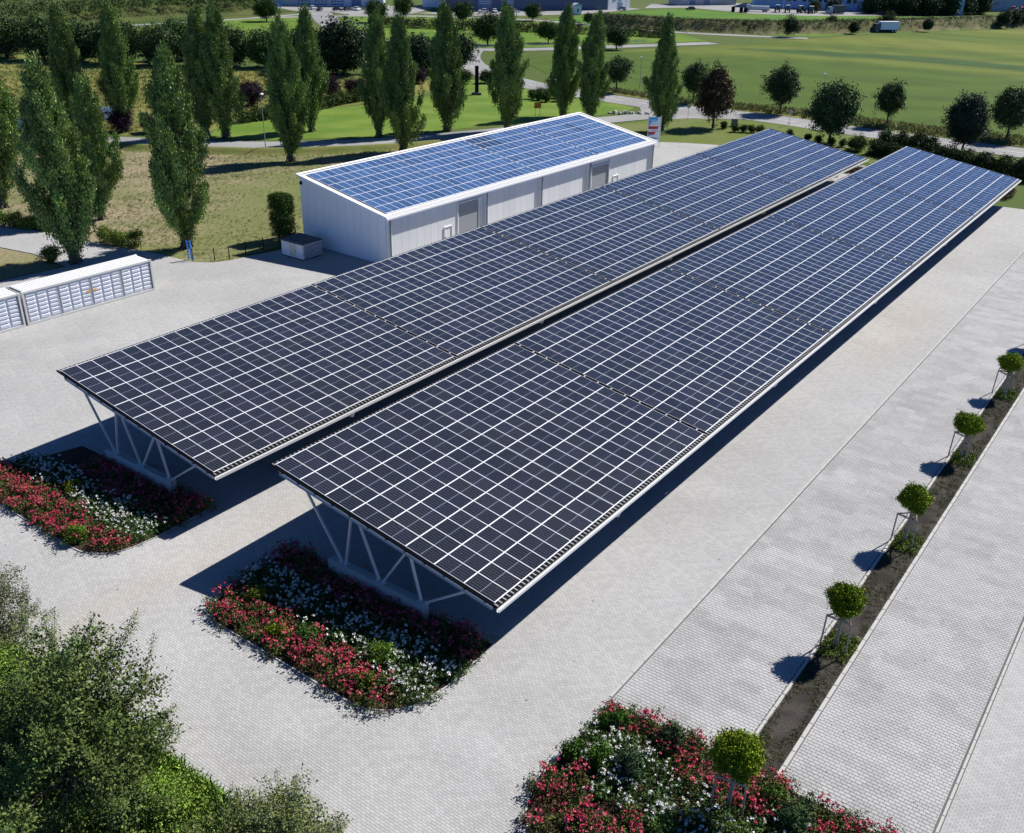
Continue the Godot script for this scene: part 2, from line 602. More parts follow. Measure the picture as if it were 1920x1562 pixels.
# clipped hedge along a line of points
func hedge(called: String, label: String, pts: PackedVector2Array, w: float, h: float, col: Color, seed_: int, group := "", dens := 26.0, rough := 0.25, cat := "hedge", s := 0.36) -> Node3D:
	rng.seed = seed_
	var xf := []
	var cols := []
	for i in pts.size() - 1:
		var a := pts[i]
		var b := pts[i + 1]
		var ln := a.distance_to(b)
		var d := (b - a) / ln
		for j in int(ln * dens):
			var u := rng.randf() * ln
			var q := rng.randf_range(-1, 1)
			var p := a + d * u + Vector2(-d.y, d.x) * q * w * 0.5
			var top := h * (1.0 + rough * sin(u * 2.1 + i * 3.0) * 0.6 + rng.randf_range(-rough, rough) * 0.6)
			var y := top * (1.0 - pow(rng.randf(), 1.7)) if absf(q) < 0.8 else top * rng.randf()
			xf.append(spin(Vector3(p.x, y, p.y), s * rng.randf_range(0.75, 1.25), 1.0, 0.8))
			cols.append(vary(col * (0.85 + 0.3 * sin(u * 1.3 + i) * rng.randf()), 0.22))
	var o := thing(called, label, cat, Vector3(pts[0].x, 0, pts[0].y), 0, group)
	for i in xf.size():
		var q: Transform3D = xf[i]
		q.origin -= o.position
		xf[i] = q
	var st := Mb.new()
	for i in pts.size():
		var p := Vector3(pts[i].x, 0, pts[i].y) - o.position
		st.tube(p + Vector3(0, -0.1, 0), p + Vector3(0.1, h * 0.7, 0), 0.05, 0.02, 5)
	part("stems", st.done(), M.bark, o).set_meta("kind", "stuff")
	many("foliage", M.tuft, M.leaf, xf, cols, o, "stuff")
	return o

# scatter of plants inside a polygon, as ground cover that nobody could count
func cover(called: String, label: String, cat: String, poly: PackedVector2Array, count: int, mesh: Mesh, m: Material, y: float, y1: float, s0: float, s1: float, col: Color, seed_: int, squash := 1.0, parent: Node = null, keep = null) -> MultiMeshInstance3D:
	rng.seed = seed_
	var lo := poly[0]
	var hi := poly[0]
	for p in poly:
		lo = lo.min(p)
		hi = hi.max(p)
	var xf := []
	var cols := []
	var tries := 0
	while xf.size() < count and tries < count * 12:
		tries += 1
		var p := Vector2(rng.randf_range(lo.x, hi.x), rng.randf_range(lo.y, hi.y))
		if not Geometry2D.is_point_in_polygon(p, poly): continue
		if keep != null and not keep.call(p): continue
		xf.append(spin(Vector3(p.x, rng.randf_range(y, y1), p.y), rng.randf_range(s0, s1), squash, 0.5))
		cols.append(vary(col, 0.28, 0.15))
	var o := many(called, mesh, m, xf, cols, self if parent == null else parent, "stuff")
	if parent == null: tag(o, label, cat, "", "stuff")
	return o

# ------------------------------------------------------------------ carports
const SLOPE := 0.15427   # 8.8 degrees
const ROOF_Y := 5.42
const ROOF_L := 14.54
# a point s metres down the roof, d metres above its panels, z along
func rp(s: float, d: float, z: float) -> Vector3:
	return Vector3(s * cos(SLOPE) + d * sin(SLOPE), ROOF_Y - s * sin(SLOPE) + d * cos(SLOPE), z)

func module_mesh(w: float, l: float, th: float, face: Material, rim := 0.012) -> ArrayMesh:   # long side down local x, frame rim round a sunk face
	var f := Mb.new()
	var g := Mb.new()
	var x := l * 0.5
	var z := w * 0.5
	var o := [Vector3(-x, 0, z), Vector3(x, 0, z), Vector3(x, 0, -z), Vector3(-x, 0, -z)]
	var i_ := [Vector3(-x + rim, 0, z - rim), Vector3(x - rim, 0, z - rim), Vector3(x - rim, 0, -z + rim), Vector3(-x + rim, 0, -z + rim)]
	for k in 4:
		var j := (k + 1) % 4
		f.quad(o[k], o[j], i_[j], i_[k])
		f.quad(o[k] + Vector3(0, -th, 0), o[j] + Vector3(0, -th, 0), o[j], o[k])
		f.quad(i_[j] + Vector3(0, -0.004, 0), i_[k] + Vector3(0, -0.004, 0), i_[k], i_[j])
	f.quad(o[3] + Vector3(0, -th, 0), o[2] + Vector3(0, -th, 0), o[1] + Vector3(0, -th, 0), o[0] + Vector3(0, -th, 0))
	var dn := Vector3(0, -0.004, 0)
	var k0 := g.v.size()
	g.quad(i_[0] + dn, i_[1] + dn, i_[2] + dn, i_[3] + dn)
	g.t = PackedVector2Array([Vector2(0, 0), Vector2(0, 1), Vector2(1, 1), Vector2(1, 0)])
	var m := f.done(false, null, M.alu)
	return g.done(false, m, face)

func carport(label: String, at: Vector3) -> Node3D:
	var o := thing("solar_carport", label, "carport", at, 0, "solar carports side by side on the yard")
	rng.seed = 77
	var starts := [0.0, 21.46, 43.03, 64.78, 88.02]
	var counts := [20, 20, 20, 22, 22]
	var ends := [21.18, 42.74, 64.48, 87.72, 111.1]
	var tilt := Basis(Vector3(0, 0, 1), -SLOPE)
	var faces := []
	for k in 5:
		var g: StandardMaterial3D = M.glass.duplicate()
		g.vertex_color_use_as_albedo = false
		g.albedo_color = Color(0.95 + 0.025 * k, 0.96 + 0.02 * k, [1.0, 1.0, 1.06, 1.02, 1.1][k])
		g.roughness = 0.10 + 0.015 * k
		faces.append(g)
	var mesh := module_mesh(1.038, 1.79, 0.035, M.glass)
	var nth := 0
	var rest := []
	var rest_col := []
	for sct in 5:
		var pitch: float = (ends[sct] - starts[sct] - 0.05) / counts[sct]
		for cidx in counts[sct]:
			var z: float = -(starts[sct] + pitch * (cidx + 0.5) + (0.05 if cidx >= counts[sct] / 2 else 0.0))
			for row in 8:
				var bs := tilt * Basis.from_euler(Vector3(rng.randfn() * 0.0022, 0, rng.randfn() * 0.0022))
				bs.z *= pitch / 1.047
				var tf := Transform3D(bs, rp((row + 0.5) * ROOF_L / 8.0, rng.randf_range(-0.002, 0.002), z))
				if nth < 296:
					var p := part("solar_panel", mesh, null, o)
					p.transform = tf
					p.set_surface_override_material(1, faces[rng.randi() % 5])
				else:
					rest.append(tf)
					var kk := rng.randf_range(0.85, 1.2)
					rest_col.append(Color(kk, kk, kk * rng.randf_range(0.95, 1.1)))
				nth += 1
	many("far_solar_panels", mesh, null, rest, rest_col, o, "stuff")
	# bright clamp rails in the joints between the panel rows, and the white clips across the section gaps
	for row in range(0, 9):
		var b := Mb.new()
		for sct in 5:
			b.box(rp(row * ROOF_L / 8.0, -0.018, -(starts[sct] + ends[sct]) * 0.5), Vector3(0.042, 0.024, ends[sct] - starts[sct] - 0.01), tilt)
		part("clamp_rail", b.done(), M.alu, o)
	var clips := Mb.new()
	for sct in 4:
		for q in 14:
			clips.box(rp((q + 0.42 + rng.randf_range(-0.1, 0.1)) * ROOF_L / 14.0, -0.03, -(ends[sct] + starts[sct + 1]) * 0.5 - 0.03), Vector3(0.08, 0.02, 0.12), tilt)
	part("gap_clips", clips.done(), M.white, o)
	for sct in 4:
		var ln := Mb.new()
		ln.box(rp(ROOF_L * 0.5, -0.322, -(ends[sct] + starts[sct + 1]) * 0.5 + 0.2), Vector3(ROOF_L + 0.4, 0.012, 1.1), tilt)
		part("gap_lining", ln.done(), M.black, o)
		var es := Mb.new()
		es.box(rp(ROOF_L * 0.5, -0.062, -starts[sct + 1] + 0.018), Vector3(ROOF_L, 0.12, 0.02), tilt)
		part("gap_edge_strip", es.done(), M.black, o)
	# trapezoidal roof sheet
	for sct in 5:
		var sh := Mb.new()
		var z0: float = starts[sct] - (0.1 if sct == 0 else 0.02)
		var z1: float = ends[sct] + (0.3 if sct == 4 else 0.0)
		sh.box(rp(ROOF_L * 0.5 - 0.02, -0.13, -(z0 + z1) * 0.5), Vector3(ROOF_L + 0.56, 0.03, z1 - z0), tilt)
		part("roof_sheet", sh.done(), M.sheet, o)
	var rb := Mb.new()
	var zz := 0.0
	while zz < 111.3:
		rb.box(rp(ROOF_L + 0.10, -0.095, -zz), Vector3(0.27, 0.045, 0.075), tilt)
		rb.box(rp(-0.12, -0.095, -zz), Vector3(0.2, 0.045, 0.075), tilt)
		zz += 0.30
	part("sheet_ribs", rb.done(), M.rib, o)
	# purlins, rafters, struts and plinths of every frame
	for k in 12:
		var b := Mb.new()
		b.box(rp(0.5 + k * 1.23, -0.23, -55.5), Vector3(0.07, 0.16, 111.2), tilt)
		part("purlin", b.done(), M.rib, o)
	for k in 11:
		var z := -0.10 if k == 0 else -0.32 - k * 11.05
		var rf := Mb.new()
		rf.box(rp(ROOF_L * 0.5 + 0.05, -0.34, z), Vector3(ROOF_L - 0.35, 0.02, 0.14), tilt)
		rf.box(rp(ROOF_L * 0.5 + 0.05, -0.45, z), Vector3(ROOF_L - 0.35, 0.2, 0.02), tilt)
		rf.box(rp(ROOF_L * 0.5 + 0.05, -0.56, z), Vector3(ROOF_L - 0.35, 0.02, 0.14), tilt)
		part("rafter", rf.done(), M.steel, o)
		var pl := Mb.new()
		pl.pad(Vector3(6.85, -0.02, z), Vector3(6.5, 1.12, 0.46), 0.02)
		part("plinth", pl.done(), M.concrete, o)
		for q in 3:
			var fx: float = [4.55, 7.15, 9.95][q]
			var st := Mb.new()
			st.box(Vector3(fx, 1.115, z), Vector3(0.62, 0.03, 0.3))
			part("base_plate", st.done(), M.steel, o)
			for e in 2:
				var tx: float = [[2.25, 5.35], [5.95, 8.95], [9.3, 12.65]][q][e]
				var b := Mb.new()
				var top := rp(tx / cos(SLOPE), -0.56, z)
				b.bar(Vector3(fx + (-0.14 if e == 0 else 0.14), 1.12, z), top, 0.12, 0.10)
				part("strut", b.done(), M.steel, o)
	var ev := Mb.new()
	for z: float in [0.125, -111.43]:
		ev = Mb.new()
		ev.box(rp(ROOF_L * 0.5, -0.085, z), Vector3(ROOF_L + 0.5, 0.13, 0.03), tilt)
		part("verge_trim", ev.done(), M.black, o)
	# end bracket stubs along the near rafter
	var br := Mb.new()
	for k in 12:
		br.box(rp(0.5 + k * 1.23, -0.27, 0.0), Vector3(0.12, 0.13, 0.14), tilt)
	part("brackets", br.done(), M.black, o)
	var gt := Mb.new()
	var g0 := rp(ROOF_L + 0.30, -0.18, 0)
	var prof := PackedVector2Array([Vector2(-0.05, 0.02), Vector2(-0.05, -0.14), Vector2(0.09, -0.14), Vector2(0.11, 0.05), Vector2(0.06, 0.05), Vector2(0.06, -0.11), Vector2(-0.03, -0.11), Vector2(-0.03, 0.02)])
	for i in prof.size():
		prof[i] += Vector2(g0.x, g0.y)
	gt.extrude(prof, -111.45, 0.14)
	part("gutter", gt.done(), M.white, o)
	for k in 5:
		var b := Mb.new()
		var z: float = [-10.7, -32.0, -53.7, -76.0, -99.5][k]
		b.tube(Vector3(g0.x + 0.04, g0.y - 0.12, z), Vector3(g0.x - 0.05, g0.y - 0.42, z), 0.06, 0.06, 8)
		b.tube(Vector3(g0.x - 0.05, g0.y - 0.42, z), Vector3(g0.x - 3.0, g0.y - 0.62, z), 0.06, 0.06, 8)
		part("downpipe", b.done(), M.white, o)
	return o

# ------------------------------------------------------------------ warehouse
func warehouse() -> void:
	var o := thing("warehouse", "long white warehouse with blue solar panels on its sloping roof, behind the carports", "warehouse", Vector3(-22.55, 0, -40.95), -0.022)
	var L := 52.3
	var W := 12.3
	var hl := 7.25
	var hr := 5.0
	rng.seed = 40
	# near gable, far gable, low long side and tall back, each of upright sandwich panels with open joints
	var core := Mb.new()
	core.extrude(PackedVector2Array([Vector2(0.06, 0), Vector2(W - 0.06, 0), Vector2(W - 0.06, hr - 0.03), Vector2(0.06, hl - 0.03)]), -L + 0.06, -0.06)
	part("wall", core.done(), mat(Color(0.30, 0.32, 0.34), 0.6), o)
	var tones := []
	for k in 3:
		tones.append(mat(Color(0.70 + 0.02 * k, 0.725 + 0.02 * k, 0.74 + 0.02 * k), 0.45, 0.05))
	for k in 11:
		var x0 := W * k / 11.0
		var x1 := W * (k + 1) / 11.0 - 0.022
		var y0 := lerpf(hl, hr, x0 / W) - 0.02
		var y1 := lerpf(hl, hr, x1 / W) - 0.02
		for z: float in [0.0, -L + 0.059]:
			var b := Mb.new()
			b.extrude(PackedVector2Array([Vector2(x0, 0.06), Vector2(x1, 0.06), Vector2(x1, y1), Vector2(x0, y0)]), z - 0.059, z)
			part("wall_panel", b.done(), tones[rng.randi() % 3], o)
	var nb := 47
	for k in nb:
		var z0 := L * k / nb
		var z1 := L * (k + 1) / nb - 0.022
		var mid := (z0 + z1) * 0.5
		if mid > 10.9 and mid < 14.9 or mid > 37.0 and mid < 41.1: continue
		var b := Mb.new()
		b.box(Vector3(W - 0.03, hr * 0.5 + 0.02, -mid), Vector3(0.06, hr - 0.1, z1 - z0))
		part("wall_panel", b.done(), tones[rng.randi() % 3], o)
	for dz: Array in [[10.95, 14.9, 4.25], [37.0, 41.05, 3.95]]:
		var d := Mb.new()
		var mid: float = -(dz[0] + dz[1]) * 0.5
		d.box(Vector3(W - 0.09, dz[2] * 0.5, mid), Vector3(0.05, dz[2], dz[1] - dz[0] - 0.1))
		var door := part("door", d.done(), mat(Color(0.66, 0.685, 0.70), 0.5), o)
		var f := Mb.new()
		f.box(Vector3(W + 0.02, dz[2] + 0.06, mid), Vector3(0.16, 0.12, dz[1] - dz[0] + 0.24))
		f.box(Vector3(W + 0.02, dz[2] * 0.5, -dz[0] + 0.06), Vector3(0.16, dz[2], 0.12))
		f.box(Vector3(W + 0.02, dz[2] * 0.5, -dz[1] - 0.06), Vector3(0.16, dz[2], 0.12))
		part("frame", f.done(), M.wall, door)
		var up := Mb.new()
		up.box(Vector3(W - 0.03, (dz[2] + 0.12 + hr) * 0.5, mid), Vector3(0.055, hr - dz[2] - 0.2, dz[1] - dz[0]))
		part("lintel", up.done(), tones[1], o)
	for dz: Array in [[8.75, 9.85, 2.15], [42.3, 43.4, 1.95]]:
		var d := Mb.new()
		var mid: float = -(dz[0] + dz[1]) * 0.5
		d.box(Vector3(W + 0.015, dz[2] * 0.5, mid), Vector3(0.03, dz[2], dz[1] - dz[0]))
		var door := part("side_door", d.done(), M.white, o)
		var f := Mb.new()
		f.box(Vector3(W + 0.05, dz[2] + 0.04, mid), Vector3(0.12, 0.08, dz[1] - dz[0] + 0.16))
		f.box(Vector3(W + 0.05, dz[2] * 0.5, -dz[0] + 0.04), Vector3(0.1, dz[2], 0.07))
		f.box(Vector3(W + 0.05, dz[2] * 0.5, -dz[1] - 0.04), Vector3(0.1, dz[2], 0.07))
		part("frame", f.done(), M.white, door)
		var hd := Mb.new()
		hd.box(Vector3(W + 0.06, 1.05, -dz[0] - 0.12), Vector3(0.06, 0.16, 0.05))
		part("handle", hd.done(), M.black, door)
	for z: float in [0.35, 15.65, 26.0, 36.2, 51.9]:
		var b := Mb.new()
		b.box(Vector3(W + 0.12, hr * 0.5, -z + 0.12), Vector3(0.24, hr - 0.12, 0.34))
		part("pilaster", b.done(), tones[1], o)
		var p := Mb.new()
		p.tube(Vector3(W + 0.3, 0, -z), Vector3(W + 0.3, hr - 0.05, -z), 0.055, 0.055, 8)
		part("downpipe", p.done(), mat(Color(0.2, 0.21, 0.22), 0.5), o)
	# roof, verge trims, gutter
	var a := atan((hl - hr) / W)
	var tilt := Basis(Vector3(0, 0, 1), -a)
	var ln := W / cos(a)
	var at := func(s: float, d: float, z: float) -> Vector3: return Vector3(s * cos(a) + d * sin(a), hl - s * sin(a) + d * cos(a), z)
	var rf := Mb.new()
	rf.box(at.call(ln * 0.5 + 0.15, 0.07, -L * 0.5), Vector3(ln + 0.5, 0.14, L + 0.5), tilt)
	var roof := part("roof", rf.done(), mat(Color(0.62, 0.62, 0.61), 0.5), o)
	var rb := Mb.new()
	var zz := 0.3
	while zz < L:
		rb.box(at.call(ln + 0.12, 0.155, -zz), Vector3(0.4, 0.03, 0.07), tilt)
		zz += 0.25
	part("sheet_ribs", rb.done(), M.white, roof)
	var vg := Mb.new()
	for z: float in [0.28, -L - 0.28]:
		vg.box(at.call(ln * 0.5 + 0.12, 0.09, z), Vector3(ln + 0.62, 0.2, 0.08), tilt)
		vg.box(at.call(ln * 0.5 + 0.12, 0.195, z + (-0.10 if z > 0 else 0.10)), Vector3(ln + 0.62, 0.02, 0.24), tilt)
	vg.box(at.call(-0.16, 0.1, -L * 0.5), Vector3(0.1, 0.26, L + 0.6), tilt)
	vg.box(at.call(-0.02, 0.225, -L * 0.5), Vector3(0.3, 0.02, L + 0.3), tilt)
	part("verge_trim", vg.done(), mat(Color(0.82, 0.82, 0.81), 0.5), roof)
	var gt := Mb.new()
	gt.box(at.call(ln + 0.45, -0.01, -L * 0.5), Vector3(0.2, 0.18, L + 0.66))
	part("gutter", gt.done(), mat(Color(0.82, 0.82, 0.81), 0.5), roof)
	var mesh := module_mesh(1.03, 1.63, 0.035, M.poly, 0.022)
	var faces := []
	for k in 5:
		var g: StandardMaterial3D = M.poly.duplicate()
		var dk: float = [1.0, 0.92, 1.06, 0.97, 0.72][k]
		g.albedo_color = Color(dk, dk, dk)
		g.roughness = 0.12 + 0.02 * k
		faces.append(g)
	var nth := 0
	var rest := []
	for sct in 4:
		for cidx in 12:
			var z: float = -([0.45, 13.1, 25.85, 38.6][sct] + 1.045 * (cidx + 0.5))
			for row in 7:
				var tf := Transform3D(tilt * Basis.from_euler(Vector3(rng.randfn() * 0.003, 0, rng.randfn() * 0.003)), at.call(0.55 + (row + 0.5) * 1.655, 0.24, z))
				if nth < 298:
					var p := part("solar_panel", mesh, null, o)
					p.transform = tf
					var dark := (sct == 2 and row < 2 and cidx < 4) or (sct == 3 and row > 0 and row < 3 and cidx > 5)
					p.set_surface_override_material(1, faces[4 if dark else rng.randi() % 4])
				else:
					rest.append(tf)
				nth += 1
	many("far_solar_panels", mesh, null, rest, [], o, "stuff")
	for row in 8:
		var b := Mb.new()
		for sct in 4:
			b.box(at.call(0.55 + row * 1.655, 0.2, -([0.45, 13.1, 25.85, 38.6][sct] + 6.27)), Vector3(0.085, 0.06, 12.52), tilt)
		part("clamp_rail", b.done(), M.alu, o)
	var cl := Mb.new()
	for sct in 3:
		for q in 14:
			cl.box(at.call(0.9 + q * 0.82, 0.2, -([13.05, 25.75, 38.5][sct])), Vector3(0.12, 0.05, 0.2), tilt)
	part("gap_clips", cl.done(), M.white, o)
	var lamp := Mb.new()
	lamp.box(Vector3(0.25, 6.55, 0.1), Vector3(0.2, 0.3, 0.2))
	part("wall_lamp", lamp.done(), M.black, o)

# ------------------------------------------------------------------ yard furniture
func container(label: String, at: Vector3, turn: float) -> void:
	var o := thing("shipping_container", label, "container", at, turn, "white containers at the edge of the yard")
	var L := 12.19
	var D := 2.44
	var H := 2.9
	var cream := mat(Color(0.60, 0.60, 0.57), 0.5)
	var grey := mat(Color(0.60, 0.63, 0.68), 0.45)
	var dark := mat(Color(0.20, 0.21, 0.22), 0.6)
	var bd := Mb.new()
	bd.box(Vector3(L * 0.5, H * 0.5, -D * 0.5 - 0.06), Vector3(L - 0.1, H - 0.24, D - 0.24))
	part("body", bd.done(), cream, o)
	var fr := Mb.new()
	for y: float in [0.09, H - 0.09]:
		fr.box(Vector3(L * 0.5, y, -0.06), Vector3(L - 0.34, 0.16, 0.12))
		fr.box(Vector3(L * 0.5, y, -D + 0.06), Vector3(L - 0.34, 0.16, 0.12))
	for x: float in [0.08, L - 0.08]:
		for z: float in [-0.08, -D + 0.08]:
			fr.box(Vector3(x, H * 0.5, z), Vector3(0.16, H, 0.16))
	part("frame", fr.done(), cream, o)
	var rf := Mb.new()
	rf.box(Vector3(L * 0.5, H - 0.03, -D * 0.5), Vector3(L - 0.33, 0.04, D - 0.3))
	var nr := 44
	for i in nr:
		var x := 0.35 + (L - 0.7) * i / (nr - 1)
		rf.box(Vector3(x, H + 0.005, -D * 0.5), Vector3(0.15, 0.03, D - 0.42))
	part("roof", rf.done(), mat(Color(0.78, 0.78, 0.76), 0.5), o)
	for k in 4:
		var d := Mb.new()
		var x0 := 0.17 + (L - 0.34) * k / 4.0 + 0.02
		var w := (L - 0.34) / 4.0 - 0.04
		d.box(Vector3(x0 + w * 0.5, H * 0.5, -0.13), Vector3(w, H - 0.36, 0.04))
		var door := part("side_door", d.done(), grey, o)
		for cc in 3:
			for rr in 7:
				var b := Mb.new()
				var cx := x0 + w * (cc + 0.5) / 3.0
				var hh := 0.36 if rr > 0 else 0.44
				var y := 0.26 + rr * 0.345 + (0.07 if rr > 0 else 0.0)
				var bw := w / 3.0 - 0.12
				var q := [Vector3(cx - bw * 0.5, y, -0.108), Vector3(cx + bw * 0.5, y, -0.108), Vector3(cx + bw * 0.5, y + hh * 0.8, -0.108), Vector3(cx - bw * 0.5, y + hh * 0.8, -0.108)]
				var e := [Vector3(cx - bw * 0.42, y + hh * 0.14, -0.045), Vector3(cx + bw * 0.42, y + hh * 0.14, -0.045), Vector3(cx + bw * 0.42, y + hh * 0.60, -0.045), Vector3(cx - bw * 0.42, y + hh * 0.60, -0.045)]
				for i in 4:
					var j := (i + 1) % 4
					b.quad(q[i], q[j], e[j], e[i])
				b.quad(e[0], e[1], e[2], e[3])
				part("pressed_bulge", b.done(), grey, door)
		for x: float in [x0 + 0.08, x0 + w - 0.08]:
			var bar := Mb.new()
			bar.tube(Vector3(x, 0.16, -0.05), Vector3(x, H - 0.18, -0.05), 0.022, 0.022, 6)
			for y: float in [0.5, 1.1, 1.9, 2.5]:
				bar.box(Vector3(x, y, -0.07), Vector3(0.09, 0.06, 0.06))
			part("lock_bar", bar.done(), dark if (k == 0 and x < x0 + 0.2) or (k == 3 and x > x0 + 0.2) else M.steel, o)
	for x: float in [L * 0.5 - 0.32, L * 0.5 + 0.3]:
		var lb := Mb.new()
		lb.box(Vector3(x, 1.5, -0.036), Vector3(0.3, 0.22, 0.012))
		part("label_plate", lb.done(), mat(Color(0.75, 0.36, 0.03), 0.6), o)
	for x: float in [0.09, L - 0.09]:
		for y: float in [0.06, H - 0.06]:
			for z: float in [-0.085, -D + 0.085]:
				var c := Mb.new()
				c.box(Vector3(x, y, z), Vector3(0.186, 0.13, 0.186))
				part("corner_casting", c.done(), cream, o)

func hut() -> void:
	var o := thing("utility_hut", "small white utility hut with flat dark roof beside the warehouse gable", "hut", Vector3(-21.25, 0, -36.65), 0.0)
	var w := 3.15
	var d := 2.6
	var h := 1.62
	var b := Mb.new()
	b.box(Vector3(w * 0.5, h * 0.5 + 0.05, -d * 0.5), Vector3(w, h - 0.1, d))
	part("wall", b.done(), mat(Color(0.70, 0.71, 0.72), 0.6), o)
	var p := Mb.new()
	p.box(Vector3(w * 0.5, 0.05, -d * 0.5), Vector3(w - 0.06, 0.1, d - 0.06))
	part("base", p.done(), M.black, o)
	var r := Mb.new()
	r.pad(Vector3(w * 0.5, h, -d * 0.5), Vector3(w + 0.2, 0.16, d + 0.2), 0.05)
	part("roof", r.done(), mat(Color(0.075, 0.08, 0.085), 0.7), o)
	var dr := Mb.new()
	dr.box(Vector3(1.7, 0.86, 0.015), Vector3(0.98, 1.3, 0.03))
	var door := part("door", dr.done(), mat(Color(0.62, 0.56, 0.42), 0.6), o)
	var hd := Mb.new()
	hd.box(Vector3(2.08, 0.8, 0.045), Vector3(0.06, 0.18, 0.04))
	part("handle", hd.done(), M.black, door)
	var fr := Mb.new()
	fr.box(Vector3(1.7, 1.54, 0.02), Vector3(1.1, 0.06, 0.05))
	fr.box(Vector3(1.18, 0.86, 0.02), Vector3(0.06, 1.3, 0.05))
	fr.box(Vector3(2.22, 0.86, 0.02), Vector3(0.06, 1.3, 0.05))
	part("frame", fr.done(), M.wall, door)
	var gr := Mb.new()
	gr.box(Vector3(w + 0.012, 0.82, -1.35), Vector3(0.024, 1.35, 2.3))
	part("side_panel", gr.done(), mat(Color(0.34, 0.35, 0.36), 0.6), o)
	var gd := Mb.new()
	gd.box(Vector3(w + 0.035, 0.84, -1.7), Vector3(0.022, 1.2, 1.15))
	var sd := part("side_door", gd.done(), mat(Color(0.37, 0.38, 0.39), 0.6), o)
	var pl := Mb.new()
	pl.box(Vector3(w + 0.055, 0.95, -1.7), Vector3(0.02, 0.45, 0.5))
	part("notice", pl.done(), mat(Color(0.5, 0.51, 0.52), 0.6), sd)
	var lk := Mb.new()
	lk.box(Vector3(w + 0.07, 0.8, -1.28), Vector3(0.05, 0.14, 0.05))
	lk.box(Vector3(w + 0.07, 0.98, -1.7), Vector3(0.02, 0.16, 0.1))
	part("lock", lk.done(), M.black, sd)

func ball_tree(label: String, at: Vector3, cr: float, cy: float, squash: float, seed_: int, turn: float) -> void:
	rng.seed = seed_
	var o := thing("ball_tree", label, "tree", at, 0, "ball-crowned trees in the planting strip")
	var tr := Mb.new()
	tr.tube(Vector3(0, 0, 0), Vector3(0.04, cy, 0.02), 0.085, 0.06, 8)
	tr.tube(Vector3(0.0, 0.0, 0), Vector3(0.0, 0.6, 0), 0.10, 0.09, 8)
	for i in 9:
		var az := i * 2.4
		tr.tube(Vector3(0.04, cy - cr * 0.5, 0.02), Vector3(cos(az) * cr * 0.8, cy + sin(i * 1.7) * cr * 0.5, sin(az) * cr * 0.8), 0.03, 0.01, 5)
	part("trunk", tr.done(), M.pale_bark, o)
	var xf := []
	var cols := []
	for i in 44:
		var y := 1.0 - 2.0 * (i + 0.5) / 44
		var q := sqrt(1.0 - y * y)
		var az := i * 2.39996
		var d := Vector3(cos(az) * q, y * squash, sin(az) * q)
		var rr := cr * rng.randf_range(0.66, 0.98) * (1.0 + 0.16 * sin(az * 2.0 + seed_) * sin(y * 3.0 + seed_ * 1.7))
		var sh := rng.randf_range(0.8, 1.2)
		for j in 34:
			var p := d * rr + Vector3(rng.randfn(), rng.randfn(), rng.randfn()) * cr * 0.13
			xf.append(spin(Vector3(0.04, cy, 0) + p, rng.randf_range(0.16, 0.26), 1.0, 1.0))
			cols.append(vary(Color(0.165, 0.240, 0.013) * sh, 0.25))
	many("crown", M.tuft, M.leaf, xf, cols, o, "stuff")
	var tops := []
	for k in 3:
		var w := turn + TAU * k / 3.0
		var p := Vector3(cos(w) * 0.72, 0, sin(w) * 0.72)
		var b := Mb.new()
		b.tube(p, p * 0.92 + Vector3(0, 1.85, 0), 0.042, 0.042, 7)
		part("stake", b.done(), M.wood, o)
		tops.append(p * 0.92 + Vector3(0, 1.78, 0))
	for k in 3:
		var b := Mb.new()
		b.bar(tops[k], tops[(k + 1) % 3], 0.035, 0.09)
		part("cross_rail", b.done(), M.wood, o)
		var s := Mb.new()
		s.tube(tops[k], Vector3(0.03, 1.7, 0.0), 0.012, 0.012, 5)
		part("tie", s.done(), M.black, o)

func street_lamp(label: String, at: Vector3, h: float, turn: float) -> void:
	var o := thing("street_lamp", label, "street lamp", at, turn, "street lamps along the roads")
	var b := Mb.new()
	b.tube(Vector3.ZERO, Vector3(0, 1.2, 0), 0.09, 0.08, 8)
	b.tube(Vector3(0, 1.2, 0), Vector3(0, h, 0), 0.07, 0.045, 8)
	part("pole", b.done(), mat(Color(0.33, 0.34, 0.35), 0.5, 0.3), o)
	var a := Mb.new()
	a.box(Vector3(0.28, h + 0.03, 0), Vector3(0.75, 0.12, 0.3))
	a.box(Vector3(0.34, h + 0.11, 0), Vector3(0.5, 0.06, 0.22))
	part("lamp_head", a.done(), mat(Color(0.75, 0.76, 0.78), 0.4), o)
	var g := Mb.new()
	g.box(Vector3(0.36, h - 0.045, 0), Vector3(0.46, 0.03, 0.22))
	part("lens", g.done(), M.pane, o)

